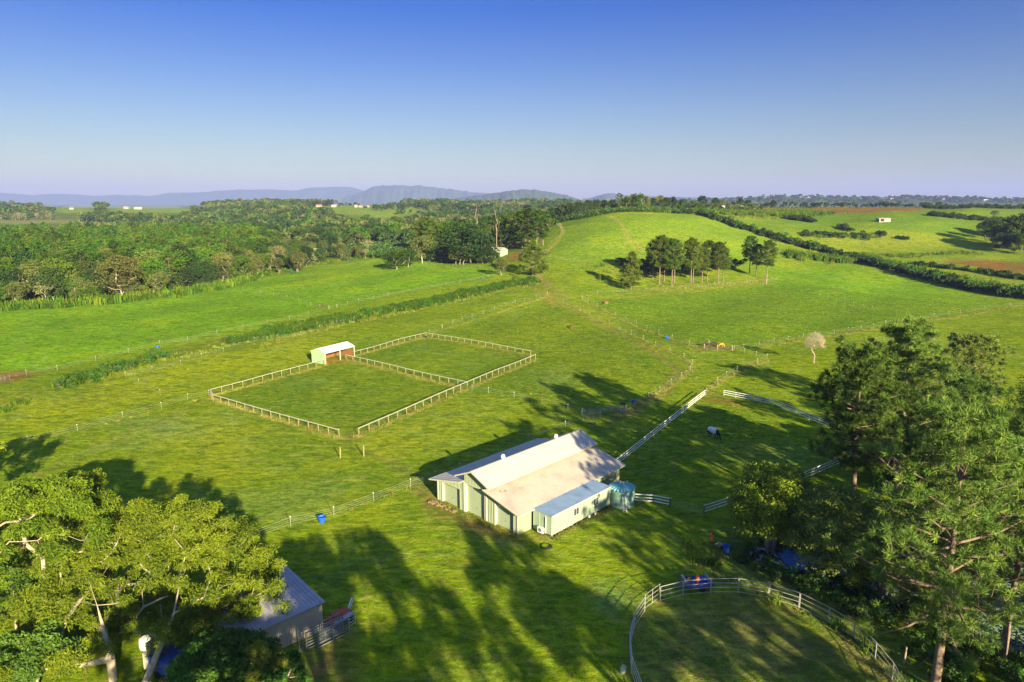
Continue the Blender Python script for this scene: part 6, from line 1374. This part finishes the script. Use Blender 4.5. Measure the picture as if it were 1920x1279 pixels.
# undergrowth of the bank and lily leaves
bank = [(36.5, 47), (37.5, 55), (36, 61), (33, 66), (29.5, 70), (26.5, 75), (29, 79), (36, 81), (46, 84), (60, 88), (75, 90), (80, 60), (60, 44)]
x, y = fill_poly(bank, 1.15); k = _sdf(POND, x, y) > -1.6; x, y = x[k], y[k]
scatter('undergrowth', [('bush', 3), ('dark_bush', 1), ('tall', 1.4), ('green_tuft', 2)], zpts(x, y, -.1), (.25, .62), tilt=.1)
x, y = fill_poly([(24, 72), (28, 66), (33, 61.5), (36, 55), (36.5, 47), (34.6, 52), (32.4, 62), (28, 67.6), (22, 71.5), (20.5, 78), (25, 80), (27, 77)], .55)
scatter('rough_grass', [('tuft', 1), ('green_tuft', 2), ('tall', .1)], zpts(x, y), (.4, .8))
x, y = fill_poly(POND, .55); nn = np.sin(x * .35 + 1) * np.sin(y * .42 + 2); k = (nn > -.35) & ((x > 33) | (y < 72)); x, y = x[k], y[k]
MODEL['lily'] = []
for i in range(2):
    rs = np.random.RandomState(600 + i); Qs = []; T_ = []
    for q in range(9):
        c = rs.normal(size=2) * .28; r = rs.uniform(.08, .17); a = rs.rand() * 6.28; Qs.append([[c[0] + math.cos(a + j * math.pi / 2) * r, c[1] + math.sin(a + j * math.pi / 2) * r, .01 + rs.rand() * .02] for j in range(4)]); T_.append(rs.rand())
    MODEL['lily'].append(quads_mesh('lily_leaves', np.array(Qs), T_, [MAT['lily'] if 'lily' in MAT else MAT.setdefault('lily', leaf_mat('lily_leaf', (.14, .24, .12), (.26, .34, .22), .1))]))
pts = np.stack([x, y, np.full(len(x), -.775)], 1); scatter('lily_leaves', [('lily', 1)], pts, (.8, 1.2), tilt=.0)
p = P(1695, 1245); o = MB().tube((0, 0, -.2), (.08, .05, 1.7), .09, .07, 7).build('old_post', MAT['bark_dead'], None, p); tag(o, "weathered stump post among the bank weeds beside the round pen", 'post')

# crumpled sheet added in blue to stand for sky reflected on the pond
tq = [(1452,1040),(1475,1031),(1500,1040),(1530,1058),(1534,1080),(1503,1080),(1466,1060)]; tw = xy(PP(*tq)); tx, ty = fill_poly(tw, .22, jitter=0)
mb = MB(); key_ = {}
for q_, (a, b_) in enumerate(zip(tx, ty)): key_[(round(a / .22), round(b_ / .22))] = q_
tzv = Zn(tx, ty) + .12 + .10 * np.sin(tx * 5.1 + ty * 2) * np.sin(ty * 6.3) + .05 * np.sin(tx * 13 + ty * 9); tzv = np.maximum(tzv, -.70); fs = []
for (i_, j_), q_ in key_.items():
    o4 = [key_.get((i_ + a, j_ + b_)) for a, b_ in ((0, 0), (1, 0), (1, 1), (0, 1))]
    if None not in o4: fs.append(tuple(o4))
MAT['tarp'] = mat('sky_reflection_blue', (.02, .20, .60), .45, var=.3, scale=2); mb.add(list(zip(tx, ty, tzv)), fs); tag(mb.build('blue_sheet', MAT['tarp'], None), "bright blue sheet painted as sky reflection at the pond edge under the round trees", 'tarp')
# grass standing up in the near paddocks
x, y = fill_poly([(-50, 78), (-30, 52), (36, 52), (30, 75), (60, 108), (45, 146), (0, 150), (-40, 112)], 2.3)
scatter('green_grass', [('green_tuft', 1)], zpts(x, y), (.12, .3))
x, y = fill_poly([(-5, 125), (50, 110), (60, 150), (45, 190), (100, 200), (150, 260), (110, 330), (30, 300), (0, 220), (8, 170)], 3.0); nn = np.sin(x * .21 + 1) * np.sin(y * .17 + 2) + .6 * np.sin(x * .53 - y * .4); k = nn > .1
scatter('rough_grass', [('green_tuft', 3), ('tuft', 1)], zpts(x[k], y[k]), (.35, .8))
x, y = fill_poly([(-110, 140), (-60, 175), (-30, 215), (10, 250), (-10, 262), (-80, 205), (-140, 160)], 3.0); nn = np.sin(x * .21 + 1) * np.sin(y * .17 + 2) + .6 * np.sin(x * .53 - y * .4); k = nn > 0
scatter('rough_grass', [('green_tuft', 3), ('tuft', 1)], zpts(x[k], y[k]), (.35, .8))
# trees standing beside and behind the place the picture is taken from, whose long shade crosses the lawn
def shade_tree(x, y, H, R, seed, kind='gum'):
    rs = np.random.RandomState(seed)
    if kind == 'gum':
        tp = blob_tops((0, 0, H - R * .8), R, 44, rs, .85); segs = grow((0, 0), tp, [(0, 0, -.4), (0, 0, H * .3)], .35, rs); Q, tn = clump_leaves(tp, R * .2, 120, .28, .10, rs, .8, .3, .3)
        e = build_tree('gum_tree', gp(x, y), segs, Q, tn, 'euc', 'bark_pale', "gum of the row behind the viewpoint, shading the lower lawn", 'gum tree', wn=5, group='trees behind the viewpoint')
    else:
        w, Q, tn = pine_model(seed, H, H * .3, R, 11, 6, 4, .95, 34, .06, 'round'); e = empty('pine_tree', gp(x, y), 0, "pine of the row behind the viewpoint, shading the lower lawn", 'pine tree', 'trees behind the viewpoint'); w.build('trunk', MAT['bark_pine'], e); link('crown', quads_mesh('needles', Q, tn, [MAT['pine']]), e)
SHADE = [(5, 7, 22, 6, 'gum'), (-15, 19, 19, 5, 'gum'), (26, 19, 22, 6, 'gum'), (10, 17, 22, 6, 'gum'), (0, 20, 21, 5.5, 'gum'), (-8, 15, 20, 5, 'gum'), (22, 3, 22, 6.5, 'gum'), (31, 11, 21, 5.5, 'gum'), (17, -6, 23, 7, 'gum'), (42, 24, 23, 6.0, 'pine'), (60, 46, 24, 6.5, 'pine'), (37, 7, 20, 6, 'gum'), (46, 14, 20, 6, 'gum'), (51, 32, 20, 5, 'pine'), (-68, 78, 14, 5.5, 'gum'), (50, 49, 33, 5.5, 'pine'), (59, 41, 34, 6, 'pine'), (66, 53, 34, 7, 'pine')]
for k, (x, y, H, R, kd) in enumerate(SHADE): shade_tree(x, y, H, R, 700 + k, kd)

for me_ in list(bpy.data.meshes):
    if me_.users == 0: bpy.data.meshes.remove(me_)
